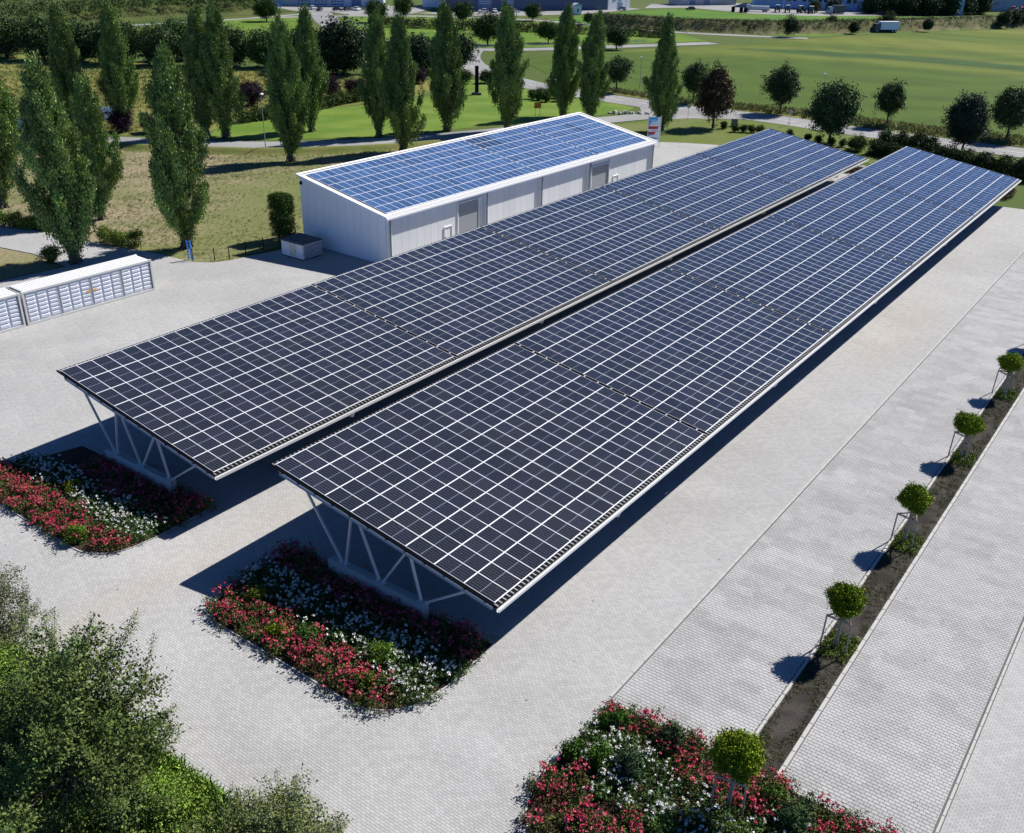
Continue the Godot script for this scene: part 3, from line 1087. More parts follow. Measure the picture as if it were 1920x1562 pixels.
func rose_bed(label: String, bed: PackedVector2Array, bands: Array, seed_: int) -> void:
	var o := thing("flower_bed", label, "flower bed", Vector3.ZERO, 0, "rose beds on the yard")
	var so := Mb.new()
	var inner := Geometry2D.offset_polygon(bed, -0.09)[0]
	part("soil", sheet(inner, 0.05, 0.6, blend(noise(0.4, 3, seed_), Color(0.05, 0.035, 0.026), Color(0.10, 0.07, 0.05))), M.soil, o)
	for i in bed.size():
		var a := bed[i]
		var b := bed[(i + 1) % bed.size()]
		var k := maxi(1, int(round(a.distance_to(b) / 1.0)))
		for j in k:
			var e := Mb.new()
			var p := a.lerp(b, (j + 0.01) / k)
			var q := a.lerp(b, (j + 0.99) / k)
			e.bar(Vector3(p.x, 0.01, p.y), Vector3(q.x, 0.01, q.y), 0.07, 0.08)
			part("edging_stone", e.done(), M.kerb, o)
	for bd: Array in bands:
		var poly: PackedVector2Array = Geometry2D.intersect_polygons(inner, bd[1])[0]
		var area := 0.0
		for i in poly.size():
			area += poly[i].cross(poly[(i + 1) % poly.size()])
		area = absf(area) * 0.5
		rng.seed = seed_ + bd[2]
		var lx := []
		var lc := []
		var fx := []
		var fc := []
		var lo := poly[0]
		var hi := poly[0]
		for p in poly:
			lo = lo.min(p)
			hi = hi.max(p)
		var dens := noise(0.55, 2, seed_ + bd[2])
		for i in int(area * 7.0):
			var p := Vector2(rng.randf_range(lo.x, hi.x), rng.randf_range(lo.y, hi.y))
			if not Geometry2D.is_point_in_polygon(p, poly): continue
			if dens.get_noise_2dv(p) < -0.62: continue
			var h := rng.randf_range(0.22, 0.55)
			var w := rng.randf_range(0.26, 0.44)
			var tint: Color = (Color(0.075, 0.105, 0.030) if rng.randf() < 0.75 else Color(0.11, 0.07, 0.035)) if bd[0] == "red" else Color(0.065, 0.115, 0.036)
			tint = tint * rng.randf_range(0.8, 1.6)
			for j in 9:
				lx.append(spin(Vector3(p.x + rng.randfn() * w * 0.6, 0.08 + h * rng.randf(), p.y + rng.randfn() * w * 0.6), rng.randf_range(0.16, 0.30), 1.0, 0.9))
				lc.append(vary(tint, 0.25))
			var heads := rng.randi_range(0, 11 if bd[0] == "red" else 7) if dens.get_noise_2dv(p * 2.0) > -0.25 else rng.randi_range(0, 2)
			for j in heads:
				fx.append(spin(Vector3(p.x + rng.randfn() * w * 0.7, h * rng.randf_range(0.9, 1.3) + 0.17, p.y + rng.randfn() * w * 0.7), rng.randf_range(0.042, 0.08), 0.8, 0.9))
				fc.append(vary(Color(0.50, 0.060, 0.115) if rng.randf() < 0.7 else Color(0.62, 0.16, 0.18), 0.25) if bd[0] == "red" else vary(Color(0.72, 0.72, 0.69), 0.08, 0.03))
		many("%s_rose_leaves" % bd[0], M.tuft, M.leaf, lx, lc, o, "stuff")
		many("%s_rose_blooms" % bd[0], M.bloom, M.petal, fx, fc, o, "stuff")

# ------------------------------------------------------------------ far vehicles and halls
func wheel(parent: Node, at: Vector3, r: float, w: float) -> void:
	var t := Mb.new()
	t.tube(at + Vector3(0, 0, -w * 0.5), at + Vector3(0, 0, w * 0.5), r, r, 14)
	var ty := part("wheel", t.done(), M.black, parent)
	var h := Mb.new()
	h.tube(at + Vector3(0, 0, -w * 0.52), at + Vector3(0, 0, w * 0.52), r * 0.55, r * 0.55, 10)
	part("rim", h.done(), M.steel, ty)

func car(label: String, at: Vector3, turn: float, col: Color, group := "cars parked by the far halls") -> void:
	var o := thing("parked_car", label, "car", at, turn, group)
	var b := Mb.new()
	b.extrude(PackedVector2Array([Vector2(-2.15, 0.32), Vector2(2.1, 0.32), Vector2(2.18, 0.62), Vector2(2.05, 0.82), Vector2(1.1, 0.95), Vector2(-1.9, 1.0), Vector2(-2.15, 0.85)]), -0.87, 0.87)
	part("body", b.done(), mat(col, 0.25), o)
	var c := Mb.new()
	c.extrude(PackedVector2Array([Vector2(1.05, 0.94), Vector2(0.35, 1.42), Vector2(-1.3, 1.44), Vector2(-1.88, 0.99)]), -0.76, 0.76)
	part("cabin_glass", c.done(), M.pane, o)
	var r := Mb.new()
	r.extrude(PackedVector2Array([Vector2(0.38, 1.41), Vector2(0.3, 1.47), Vector2(-1.25, 1.49), Vector2(-1.36, 1.43)]), -0.74, 0.74)
	part("roof", r.done(), mat(col, 0.25), o)
	for x: float in [-1.35, 1.3]:
		for z: float in [-0.8, 0.8]:
			wheel(o, Vector3(x, 0.32, z), 0.32, 0.2)

func tractor(label: String, at: Vector3, turn: float, col: Color) -> void:
	var o := thing("tractor", label, "tractor", at, turn, "farm machines outside the blue hall")
	var b := Mb.new()
	b.extrude(PackedVector2Array([Vector2(-0.6, 0.8), Vector2(2.5, 0.8), Vector2(2.6, 1.3), Vector2(2.3, 1.75), Vector2(0.6, 1.95), Vector2(-0.6, 1.6)]), -0.45, 0.45)
	part("bonnet", b.done(), mat(col, 0.4), o)
	var c := Mb.new()
	c.extrude(PackedVector2Array([Vector2(-1.1, 1.5), Vector2(0.6, 1.5), Vector2(0.5, 2.9), Vector2(-0.95, 2.9)]), -0.8, 0.8)
	part("cab_glass", c.done(), M.pane, o)
	var r := Mb.new()
	r.box(Vector3(-0.22, 2.99, 0), Vector3(1.75, 0.18, 1.8))
	part("cab_roof", r.done(), mat(Color(0.6, 0.62, 0.6), 0.5), o)
	for z: float in [-0.95, 0.95]:
		wheel(o, Vector3(-0.6, 0.95, z), 0.95, 0.5)
		wheel(o, Vector3(1.9, 0.62, z), 0.62, 0.4)

func truck(called: String, label: String, at: Vector3, turn: float, cab: Color, box: Color, ln := 6.6, hgt := 2.6) -> void:
	var o := thing(called, label, "truck", at, turn)
	var b := Mb.new()
	b.extrude(PackedVector2Array([Vector2(-2.3, 0.5), Vector2(-2.25, 1.6), Vector2(-1.9, 2.9), Vector2(-0.2, 3.0), Vector2(-0.2, 0.5)]), -1.15, 1.15)
	part("cab", b.done(), mat(cab, 0.4), o)
	var g := Mb.new()
	g.extrude(PackedVector2Array([Vector2(-2.32, 1.65), Vector2(-2.02, 2.7), Vector2(-1.9, 2.68), Vector2(-2.2, 1.63)]), -1.05, 1.05)
	part("windscreen", g.done(), M.pane, o)
	var c := Mb.new()
	c.box(Vector3(ln * 0.5, 0.95 + hgt * 0.5, 0), Vector3(ln, hgt, 2.45))
	part("cargo_box", c.done(), mat(box, 0.5), o)
	var f := Mb.new()
	f.box(Vector3(ln * 0.5 - 0.4, 0.78, 0), Vector3(ln + 1.6, 0.25, 1.1))
	part("chassis", f.done(), M.black, o)
	for x: float in [-1.3, ln - 2.4, ln - 1.2]:
		for z: float in [-1.0, 1.0]:
			wheel(o, Vector3(x, 0.5, z), 0.5, 0.3)

# box-shaped hall whose front runs from a to b; openings are [x, y, w, h, kind]
func hall(label: String, a: Vector2, b: Vector2, depth: float, h: float, col: Color, openings: Array, rise := 0.0) -> Node3D:
	var dv := b - a
	var w := dv.length()
	var o := thing("industrial_hall", label, "industrial building", Vector3(a.x, 0, a.y), atan2(-dv.y, dv.x))
	var m := Mb.new()
	m.box(Vector3(w * 0.5, h * 0.5, -depth * 0.5), Vector3(w, h, depth))
	part("wall", m.done(), mat(col, 0.6), o)
	var r := Mb.new()
	r.extrude(PackedVector2Array([Vector2(-0.3, h), Vector2(w + 0.3, h), Vector2(w + 0.3, h + 0.35), Vector2(w * 0.5, h + 0.35 + rise), Vector2(-0.3, h + 0.35)]), -depth - 0.3, 0.3)
	part("roof", r.done(), mat(Color(0.4, 0.41, 0.42), 0.7), o)
	var seam := Mb.new()
	for k in int(w / 6.0):
		seam.box(Vector3((k + 1) * 6.0, h * 0.5, 0.02), Vector3(0.12, h - 0.2, 0.04))
	if w > 7.0: part("seams", seam.done(), mat(col * 0.75, 0.6), o)
	for q: Array in openings:
		var f := Mb.new()
		f.box(Vector3(q[0], q[1], 0.05), Vector3(q[2], q[3], 0.1))
		var win := part("window" if q[4] == "window" else "roller_door", f.done(), M.white if q[4] == "window" else mat(Color(0.13, 0.18, 0.28), 0.5), o)
		var g := Mb.new()
		if q[4] == "window":
			g.box(Vector3(q[0], q[1], 0.105), Vector3(q[2] - 0.2, q[3] - 0.2, 0.03))
			part("pane", g.done(), M.pane, win)
		elif q[4] == "lights":
			for i in 3:
				for j in 4:
					g.box(Vector3(q[0] + (i - 1) * q[2] * 0.3, q[1] + (j - 1.5) * q[3] * 0.22, 0.105), Vector3(q[2] * 0.24, q[3] * 0.15, 0.03))
			part("panes", g.done(), mat(Color(0.45, 0.55, 0.65), 0.2), win)
		else:
			for j in 3:
				g.box(Vector3(q[0], q[1] + q[3] * (0.05 + 0.14 * j), 0.105), Vector3(q[2] * 0.86, q[3] * 0.05, 0.03))
			part("panes", g.done(), mat(Color(0.4, 0.47, 0.55), 0.3), win)
	return o

func flag(label: String, at: Vector3, h: float, col: Color) -> void:
	var o := thing("flag", label, "flag", at, 0.3, "flags before the blue hall")
	var p := Mb.new()
	p.tube(Vector3.ZERO, Vector3(0, h, 0), 0.06, 0.04, 7)
	part("pole", p.done(), M.white, o)
	var f := Mb.new()
	for i in 8:
		var y0 := h - 0.1 - i * 0.5
		var k := 0.12 * sin(i * 0.9)
		f.box(Vector3(0.62, y0 - 0.25, k), Vector3(1.1, 0.5, 0.03))
	part("cloth", f.done(), mat(col, 0.8), o)

func rail(label: String, pts: PackedVector2Array, h: float, group := "", called := "guard_rail") -> void:
	var o := thing(called, label, "railing", Vector3.ZERO, 0, group)
	var b := Mb.new()
	for i in pts.size() - 1:
		for y: float in [h, h * 0.55]:
			b.bar(Vector3(pts[i].x, y, pts[i].y), Vector3(pts[i + 1].x, y, pts[i + 1].y), 0.06, 0.12)
	part("rails", b.done(), mat(Color(0.32, 0.33, 0.34), 0.5, 0.3), o)
	for i in pts.size() - 1:
		var k := int(pts[i].distance_to(pts[i + 1]) / 4.0) + 1
		for j in k + (1 if i == pts.size() - 2 else 0):
			var p := pts[i].lerp(pts[i + 1], float(j) / k)
			var q := Mb.new()
			q.box(Vector3(p.x, h * 0.5, p.y), Vector3(0.1, h, 0.1))
			part("post", q.done(), M.steel, o)

func _ready() -> void:
	# ---------------- camera, sky, sun, exposure
	var cam := Camera3D.new()
	cam.name = "camera"
	add_child(cam)
	cam.transform = Transform3D(Basis(Vector3(0.8065, 0.0181, -0.5910), Vector3(-0.2766, 0.8949, -0.3501), Vector3(0.5226, 0.4458, 0.7267)).orthonormalized(), Vector3(55.48, 30.59, 28.73))
	cam.fov = 46.17
	cam.near = 0.5
	cam.far = 3000.0
	cam.current = true
	var sky_mat := ProceduralSkyMaterial.new()
	sky_mat.sky_top_color = Color(0.08, 0.17, 0.31)
	sky_mat.sky_horizon_color = Color(0.36, 0.61, 0.97)
	sky_mat.sky_curve = 0.24
	sky_mat.ground_horizon_color = Color(0.45, 0.5, 0.48)
	sky_mat.ground_bottom_color = Color(0.15, 0.18, 0.12)
	sky_mat.energy_multiplier = 1.0
	var sky := Sky.new()
	sky.sky_material = sky_mat
	var env := Environment.new()
	env.background_mode = Environment.BG_SKY
	env.sky = sky
	env.tonemap_mode = Environment.TONE_MAPPER_LINEAR
	env.tonemap_exposure = 1.52
	env.sdfgi_enabled = true
	env.ssao_enabled = true
	env.ssil_enabled = true
	var we := WorldEnvironment.new()
	we.name = "environment"
	we.environment = env
	add_child(we)
	var sun := DirectionalLight3D.new()
	sun.name = "sun"
	add_child(sun)
	sun.look_at_from_position(Vector3.ZERO, Vector3(-1.716, -5.42, 5.26))
	sun.light_color = Color(1.0, 0.98, 0.95)
	sun.light_energy = 1.6
	sun.light_angular_distance = 0.5
	sun.shadow_enabled = true

	materials()
	M.tuft = tuft(24, 0.9, 0.42, 3)
	M.tuft_up = tuft(20, 0.75, 0.43, 4, 0.9, 0.6)
	M.bloom = tuft(14, 0.8, 1.2, 6, 0.5, 0.9)
	M.tuft_near = tuft(34, 0.95, 0.36, 5, 0.2, 0.5)
	M.blade = tuft(14, 0.5, 1.3, 8, 2.2, 0.10)
	ground()
	beds_and_strip()
	carport_pair()
	warehouse()
	hut()
	container("whole white container with orange labels on its ribbed doors, right of the other", Vector3(-22.52, 0.012, -9.71), 1.5336)
	container("white container cut by the left edge of the picture", Vector3(-22.98, 0.012, 2.66), 1.5336)
	furniture()
	poplars()
	near_plants()
	road_trees()
	far_band()

func ground() -> void:
	var base := sheet(V2([-1500, -1500, 1500, -1500, 1500, 900, -1500, 900]), -0.10, 60.0, blend(noise(0.01, 3, 2), Color(0.085, 0.13, 0.03), Color(0.12, 0.15, 0.045)))
	struct("ground", base, M.grass, "green grassland reaching to the horizon")
	# lawn of dry, mown grass between the yard and the lane
	var n1 := noise(0.035, 4, 11)
	var n2 := noise(0.16, 3, 12)
	var n3 := noise(0.012, 2, 13)
	var dry_tint := func(x: float, z: float) -> Color:
		var k := smoothstep(-0.42, 0.28, n1.get_noise_2d(x, z) * 0.75 + n2.get_noise_2d(x, z * 0.8) * 0.5)
		var c := Color(0.34, 0.28, 0.195).lerp(Color(0.205, 0.215, 0.10), k)
		var rim := smoothstep(-0.1, 0.4, n3.get_noise_2d(x, z))
		c = c.lerp(Color(0.15, 0.20, 0.045), rim * 0.35)
		var far_green := smoothstep(-100.0, -118.0, z)
		return c.lerp(Color(0.135, 0.185, 0.040), far_green * (0.75 + 0.25 * k))
	var lawn := V2([-24, -29, -24, -45, -9, -96, -9, -122, 14, -124, 36, -131, 40, -142, 14, -144.6, -15.8, -149.5, -31, -143, -33, -131, -45, -103, -52.9, -82.5, -63.6, -71, -78.7, -62, -97.3, -47.5, -130, -20, -110, 10, -30, 10, -30, -18])
	struct("dry_lawn", sheet(lawn, -0.06, 1.0, dry_tint), M.dry, "mown lawn with dry brown patches behind the yard")
	var n4 := noise(0.05, 3, 14)
	# paved yard
	var stain := noise(0.06, 4, 15)
	var fine := noise(0.35, 2, 16)
	var lot := noise(0.25, 1, 161, FastNoiseLite.TYPE_CELLULAR)
	lot.cellular_return_type = FastNoiseLite.RETURN_CELL_VALUE
	lot.cellular_distance_function = FastNoiseLite.DISTANCE_MANHATTAN
	var yard_tint := func(x: float, z: float) -> Color:
		var k := 1.0 + 0.10 * stain.get_noise_2d(x, z) + 0.03 * fine.get_noise_2d(x, z * 1.3) + 0.055 * lot.get_noise_2d(x, z)
		var rust := smoothstep(3.2, 0.4, absf(x - 36.2)) * smoothstep(0.0, 0.35, stain.get_noise_2d(x * 0.6 + 40, z * 0.25)) * 0.6 + smoothstep(2.2, 0.2, absf(x - 16.6)) * smoothstep(-0.1, 0.3, stain.get_noise_2d(x, z * 0.3)) * 0.55
		var c := Color(0.44, 0.44, 0.438) * k
		return c.lerp(Color(0.47, 0.41, 0.33) * k, clampf(rust, 0, 1) * 0.6)
	var yard := V2([-60, 6, -60, -19.4, -46, -20.2, -37, -21.4, -34.2, -23.6, -33.2, -26.4, -43.1, -26.3, -54.1, -24.4, -75, -19.5, -75, -24, -54.1, -27.6, -45.0, -27.2, -37.6, -27.3, -33.0, -28.3, -28.5, -29.1, -26.1, -29.5, -24.6, -30.6, -23.9, -32.2, -23.6, -34.4, -22.9, -37.0, -22.6, -41, -21.3, -94.2, -21.5, -113, -20.7, -117.3, -17.5, -119.2, -12.8, -121.2, 12.4, -121.5, 13.6, -119, 27.2, -110.5, 32.1, -108.5, 40, -109.5, 72, -108, 72, 6, 33.5, 12.6, 15.4, 12.8, -60, 14.5])
	# the carriageway along the left side enters the yard between two lawns
	yard = V2([-60, 14.5, -60, -8, -36.0, -8, -34.6, -20.6, -40.8, -20.9, -46, -19.9, -75, -15.2, -75, -20.0, -54.1, -24.7, -46.8, -26.0, -43.1, -26.9, -37.6, -27.2, -34.5, -28.2, -31.7, -28.8, -28.5, -29.1, -26.1, -29.5, -24.6, -30.6, -23.9, -32.2, -23.6, -34.4, -22.9, -37.0, -22.6, -41, -21.3, -94.2, -21.5, -113, -20.7, -117.3, -17.5, -119.2, -12.8, -121.2, 12.4, -121.5, 13.6, -119, 27.2, -110.5, 32.1, -108.5, 40, -109.5, 72, -108, 72, 12.6, 33.5, 12.6, 15.4, 12.8])
	var pave := struct("pavement", sheet(yard, 0.0, 1.5, yard_tint), M.lane, "large yard of pale grey concrete pavers")
	var lo := sheet(V2([-36.2, -20.4, -34.8, -20.6, -36.2, -8.2, -59.8, -8.2, -59.8, -18, -46, -19.7]), 0.01, 1.0, dry_tint)
	struct("dry_lawn", lo, M.dry, "bare brown lawn corner behind the containers")
	# parking bays of larger pavers, each paver real; the nearest ones are single pieces
	rng.seed = 9
	var lots := PackedFloat32Array()   # pavers come off pallets of slightly different tone
	for i in 1024: lots.append(rng.randf_range(-1, 1))
	var joint := struct("joint_bed", sheet(V2([39.75, 3, 39.75, -96, 53.55, -96, 53.55, 3]), 0.004, 3.0, blend(n4, Color(0.15, 0.148, 0.142), Color(0.18, 0.177, 0.17))), M.soil, "", pave)
	joint.set_meta("kind", "structure")
	var px := 0.25
	var pz := 0.185
	var all := []
	for bay: Array in [[39.82, 45.72], [47.62, 53.32]]:
		var nrow := int(95.0 / pz)
		for r in nrow:
			var z := 2.6 - (r + 0.5) * pz
			var x: float = bay[0] + (0.0 if r % 2 == 0 else -px * 0.5)
			while x < bay[1]:
				var x0: float = maxf(x, bay[0])
				var x1: float = minf(x + px, bay[1])
				var in_bed: bool = z > -0.95 and (x < 46.0 or x > 39.9)
				if x1 - x0 > 0.06 and not in_bed:
					var k := 1.0 + 0.09 * lots[(int((x - 30) / 1.25 + sin(floorf(z / 0.74)) * 0.8) * 37 + int(-z / 0.74 + 100) * 11) % 1024] + 0.065 * lots[(int((x - 30) / 2.6) * 53 + int(-z / 1.9 + 100) * 17) % 1024] + 0.05 * stain.get_noise_2d(x, z) + rng.randf_range(-0.06, 0.06)
					all.append([Vector3((x0 + x1) * 0.5, 0, z), x1 - x0, Color(0.335, 0.335, 0.336) * k])
				x += px
	all.sort_custom(func(a: Array, b: Array) -> bool: return (a[0] as Vector3).distance_squared_to(Vector3(55.48, 30.6, 28.73)) < (b[0] as Vector3).distance_squared_to(Vector3(55.48, 30.6, 28.73)))
	var pm := Mb.new()
	pm.pad(Vector3.ZERO, Vector3(1.0, 0.028, pz - 0.014), 0.006)
	var pmesh := pm.done()
	var near_mesh := []
	for k in 3:
		var q := Mb.new()
		q.pad(Vector3.ZERO, Vector3(px - 0.014, 0.028 - 0.002 * k, pz - 0.014), 0.007)
		near_mesh.append(q.done())
	var near_mat := []
	for k in 6:
		near_mat.append(mat(Color(0.335, 0.335, 0.336) * (0.86 + 0.055 * k), 0.85))
	var xf := []
	var cols := []
	var near := 0
	for q: Array in all:
		if near < 300 and q[1] > px - 0.01:
			var p := part("paver", near_mesh[rng.randi() % 3], near_mat[clampi(int((q[2].r / 0.335 - 0.84) / 0.055), 0, 5)], pave)
			p.position = q[0]
			near += 1
		else:
			xf.append(Transform3D(Basis.IDENTITY.scaled(Vector3(q[1] - 0.014, 1, 1)), q[0]))
			cols.append(q[2])
	many("pavers", pmesh, M.stone, xf, cols, pave, "stuff")
	# pale stone lines along the bays
	for x: float in [39.68, 53.45]:
		for k in 96:
			var b := Mb.new()
			b.pad(Vector3(x, 0, 2.6 - k - 0.5 if x > 50 else -1.2 - k - 0.5), Vector3(0.11, 0.034, 0.985), 0.012)
			part("line_stone", b.done(), M.kerb, pave)
	# lane behind the yard, the country road and its side road
	var lane_pts := V2([-140, -16, -101, -50.5, -89, -59.5, -80, -64.5, -72, -69, -65, -74.5, -57, -84, -52.4, -92, -49.4, -99.5, -45, -110, -39.5, -127, -34, -140, -31, -150])
	var gray := blend(n4, Color(0.25, 0.25, 0.25), Color(0.31, 0.31, 0.31))
	struct("lane", sheet(ribbon(smooth(lane_pts), 5.6), -0.03, 2.0, gray), M.asphalt, "pale asphalt lane curving between poplars behind the lawn")
	var road := V2([90, -152, 27, -148.5, 14, -149, 0, -149.5, -17, -152, -32, -150, -46, -151, -60, -153, -72, -155.5, -80, -158.5, -90, -163, -101, -170, -112, -180, -121, -191, -128, -202])
	struct("road", sheet(ribbon(smooth(road), 8.6), -0.02, 3.0, gray), M.asphalt, "grey country road passing the field and bending away left")
	struct("road", sheet(V2([-31, -136, -28, -141, -20, -147, -28, -153, -45, -153, -50, -149, -41, -146, -37, -140]), -0.025, 2.0, gray), M.asphalt, "wide road junction between the poplars")
	struct("road", sheet(ribbon(smooth(V2([-128, -202, -117, -212, -108, -229, -97, -250, -86, -272])), 6.5), -0.024, 3.0, gray), M.asphalt, "narrow road crossing the green fields behind the poplars")
	struct("road", sheet(ribbon(smooth(V2([-128, -198, -150, -194, -180, -208, -215, -232, -250, -262, -290, -290])), 9.0), -0.028, 3.0, gray), M.asphalt, "straight road climbing to the far halls")
	struct("road", sheet(ribbon(smooth(V2([-245, -235, -224, -275, -194, -291, -170, -301, -130, -296, -108, -296, -88, -303, -70, -310])), 5.5), -0.022, 3.0, gray), M.asphalt, "pale track running in front of the dark hall")
	struct("path", sheet(ribbon(smooth(V2([-252, -165, -250, -195, -247, -219, -249, -238, -250, -262])), 4.0), -0.026, 3.0, gray), M.asphalt, "pale path below the far left embankment")
	var mk := Mb.new()
	var rp_ := smooth(road)
	for i in range(2, rp_.size() - 2, 2):
		mk.bar(Vector3(rp_[i].x, -0.012, rp_[i].y), Vector3(rp_[i + 1].x, -0.012, rp_[i + 1].y), 0.14, 0.006)
	struct("road_marking", mk.done(), M.white, "white dashed centre line of the country road")
	# bright meadow inside the lane, wild meadow behind it
	var bright := V2([-78, -72, -86, -81, -86, -90, -84.4, -104, -81.3, -113.6, -80.4, -128.3, -88.8, -152.8, -86, -158, -67.8, -149.5, -52, -148, -42, -146, -40, -139, -43.5, -130, -48.5, -116, -55.5, -98, -60.5, -88, -68, -78])
	struct("meadow", sheet(bright, -0.07, 2.0, blend(noise(0.09, 4, 18), Color(0.125, 0.215, 0.03), Color(0.19, 0.27, 0.05))), M.grass, "bright green meadow inside the bend of the lane")
	var wild := V2([-200, -60, -200, -112, -157, -124, -140, -136, -119, -142, -108, -140, -90, -150, -82, -128, -84, -104, -88, -86, -80, -72, -92, -62, -104, -54, -140, -22])
	struct("meadow", sheet(wild, -0.08, 2.0, blend(noise(0.06, 4, 19), Color(0.25, 0.235, 0.07), Color(0.15, 0.19, 0.05))), M.dry, "wild yellowish meadow on the left, behind the lane")
	# crop field in strips
	var nf := noise(0.02, 3, 20)
	var ng := noise(0.15, 3, 21)
	var field_tint := func(x: float, z: float) -> Color:
		var dd: float = z - (-274.5 + 14.0 * pow((x + 20.0) / 53.0, 2.0)) + 3.0 * nf.get_noise_2d(x, z)
		var green := Color(0.068, 0.112, 0.017)
		var pale := Color(0.135, 0.160, 0.030)
		var c := green.lerp(pale, smoothstep(26.0, 12.0, dd) * 0.8)
		c = c.lerp(green, smoothstep(-10.0, -18.0, dd) * 0.75)
		c = c.lerp(pale, smoothstep(-24.0, -40.0, dd))
		c = c.lerp(green * 1.1, smoothstep(-62.0, -75.0, dd) * smoothstep(-110.0, -90.0, dd) * 0.8)
		var w := 7.0 * smoothstep(-84.0, -50.0, x)
		c = c.lerp(Color(0.042, 0.088, 0.026), smoothstep(w + 1.5, w - 2.5, absf(dd)))
		return c * (1.0 + 0.18 * ng.get_noise_2d(x * 0.2, z * 1.4) + 0.10 * sin(dd * 1.3))
	var field := V2([120, -170, 40, -165, 10, -163, -16, -165.5, -38, -161, -52, -161, -66, -165, -82, -174, -98, -188, -104, -199, -103, -220, -85, -256, -70, -306, -52, -360, -24, -410, 10, -430, 120, -420])
	struct("crop_field", sheet(field, -0.05, 4.0, field_tint), M.crop, "wide green crop field with darker and paler strips")
	var verge := V2([90, -158, 14, -153.6, -1, -154, -18, -156.8, -30, -155, -45, -156, -60, -158.5, -70, -161, -82, -174, -66, -165.2, -52, -161.2, -38, -161.2, -16, -165.7, 10, -163.2, 90, -168])
	struct("verge", sheet(verge, -0.045, 2.0, blend(noise(0.12, 3, 22), Color(0.15, 0.20, 0.05), Color(0.27, 0.26, 0.10))), M.dry, "pale grassy verge between the road and the crop field")
	struct("meadow", sheet(V2([-232, -256, -215, -232, -180, -208, -150, -196, -131, -203, -121, -215, -112, -232, -101, -255, -90, -276, -108, -292, -130, -293, -170, -297.5, -194, -288, -222, -272]), -0.06, 4.0, blend(noise(0.05, 3, 23), Color(0.11, 0.205, 0.025), Color(0.165, 0.25, 0.04))), M.grass, "green meadow behind the poplars, crossed by a hedge strip")
	struct("meadow", sheet(V2([-72, -318, -110, -299, -135, -300, -172, -305, -176, -350, -166, -405, -131, -398, -80, -436, -40, -490, -24, -420]), -0.06, 4.0, blend(noise(0.05, 3, 24), Color(0.085, 0.195, 0.025), Color(0.125, 0.23, 0.035))), M.grass, "green field in front of the blue hall")
	struct("meadow", sheet(V2([-238, -150, -205, -170, -190, -195, -218, -226, -246, -252, -246, -218, -248, -190]), -0.06, 4.0, blend(noise(0.05, 3, 25), Color(0.11, 0.205, 0.025), Color(0.165, 0.25, 0.04))), M.grass, "green meadow strip below the path on the left")
	struct("pavement", sheet(V2([-165, -412, -131, -401, -108, -409, -84, -440, -66, -470, -70, -520, -160, -470, -190, -420, -178, -392]), -0.05, 5.0, gray), M.asphalt, "pale paved forecourt of the blue hall")
	struct("pavement", sheet(V2([-300, -262, -262, -262, -250, -268, -232, -262, -222, -282, -240, -320, -300, -300]), -0.05, 5.0, gray), M.asphalt, "paved forecourt of the pale hall with roller doors")
	struct("pavement", sheet(V2([-226, -290, -196, -299, -178, -340, -176, -386, -190, -390, -215, -330]), -0.05, 5.0, gray), M.asphalt, "gravel forecourt of the dark hall")
	# pond
	struct("pond", sheet(V2([-116, -76.5, -113.5, -81.5, -104, -75, -103.4, -70.5, -108, -71]), -0.02, 2.0, func(_x: float, _z: float) -> Color: return Color(0.16, 0.18, 0.17)), water(), "small pond behind the lane on the left")
	# low bank between lawn and lane
	var bank := ribbon(smooth(V2([-97, -45.5, -86, -55, -78, -59.5, -70, -64, -62.5, -69, -55, -77, -50, -84.5, -46.5, -92])), 3.6)
	var mid := smooth(V2([-97, -45.5, -86, -55, -78, -59.5, -70, -64, -62.5, -69, -55, -77, -50, -84.5, -46.5, -92]))
	var rise := func(x: float, z: float) -> float:
		var best := 9.0
		for i in mid.size() - 1:
			best = minf(best, Vector2(x, z).distance_to(Geometry2D.get_closest_point_to_segment(Vector2(x, z), mid[i], mid[i + 1])))
		return 0.75 * smoothstep(1.8, 0.2, best)
	struct("bank", sheet(bank, -0.05, 0.6, blend(n2, Color(0.15, 0.19, 0.05), Color(0.21, 0.215, 0.08)), rise), M.dry, "low grassy bank between the dry lawn and the lane")
	# ground under the planting at the near left corner, sloping away from the yard
	var slope := func(_x: float, z: float) -> float: return -smoothstep(13.2, 22.0, z) * 2.2
	struct("slope", sheet(V2([-20, 13.6, 15.4, 12.8, 33.5, 12.6, 72, 12.6, 72, 45, -20, 45]), 0.02, 1.0, blend(noise(0.3, 3, 26), Color(0.05, 0.085, 0.02), Color(0.12, 0.11, 0.05)), slope), M.dry, "weedy slope at the near left corner of the yard")

func water() -> StandardMaterial3D:
	var m := mat(Color(0.5, 0.55, 0.5), 0.04)
	m.vertex_color_use_as_albedo = true
	return m

func arc(c: Vector2, r: float, a0: float, a1: float, n := 6) -> Array:
	var o := []
	for i in n + 1:
		var w := deg_to_rad(lerpf(a0, a1, float(i) / n))
		o.append(c.x + cos(w) * r)
		o.append(c.y + sin(w) * r)
	return o

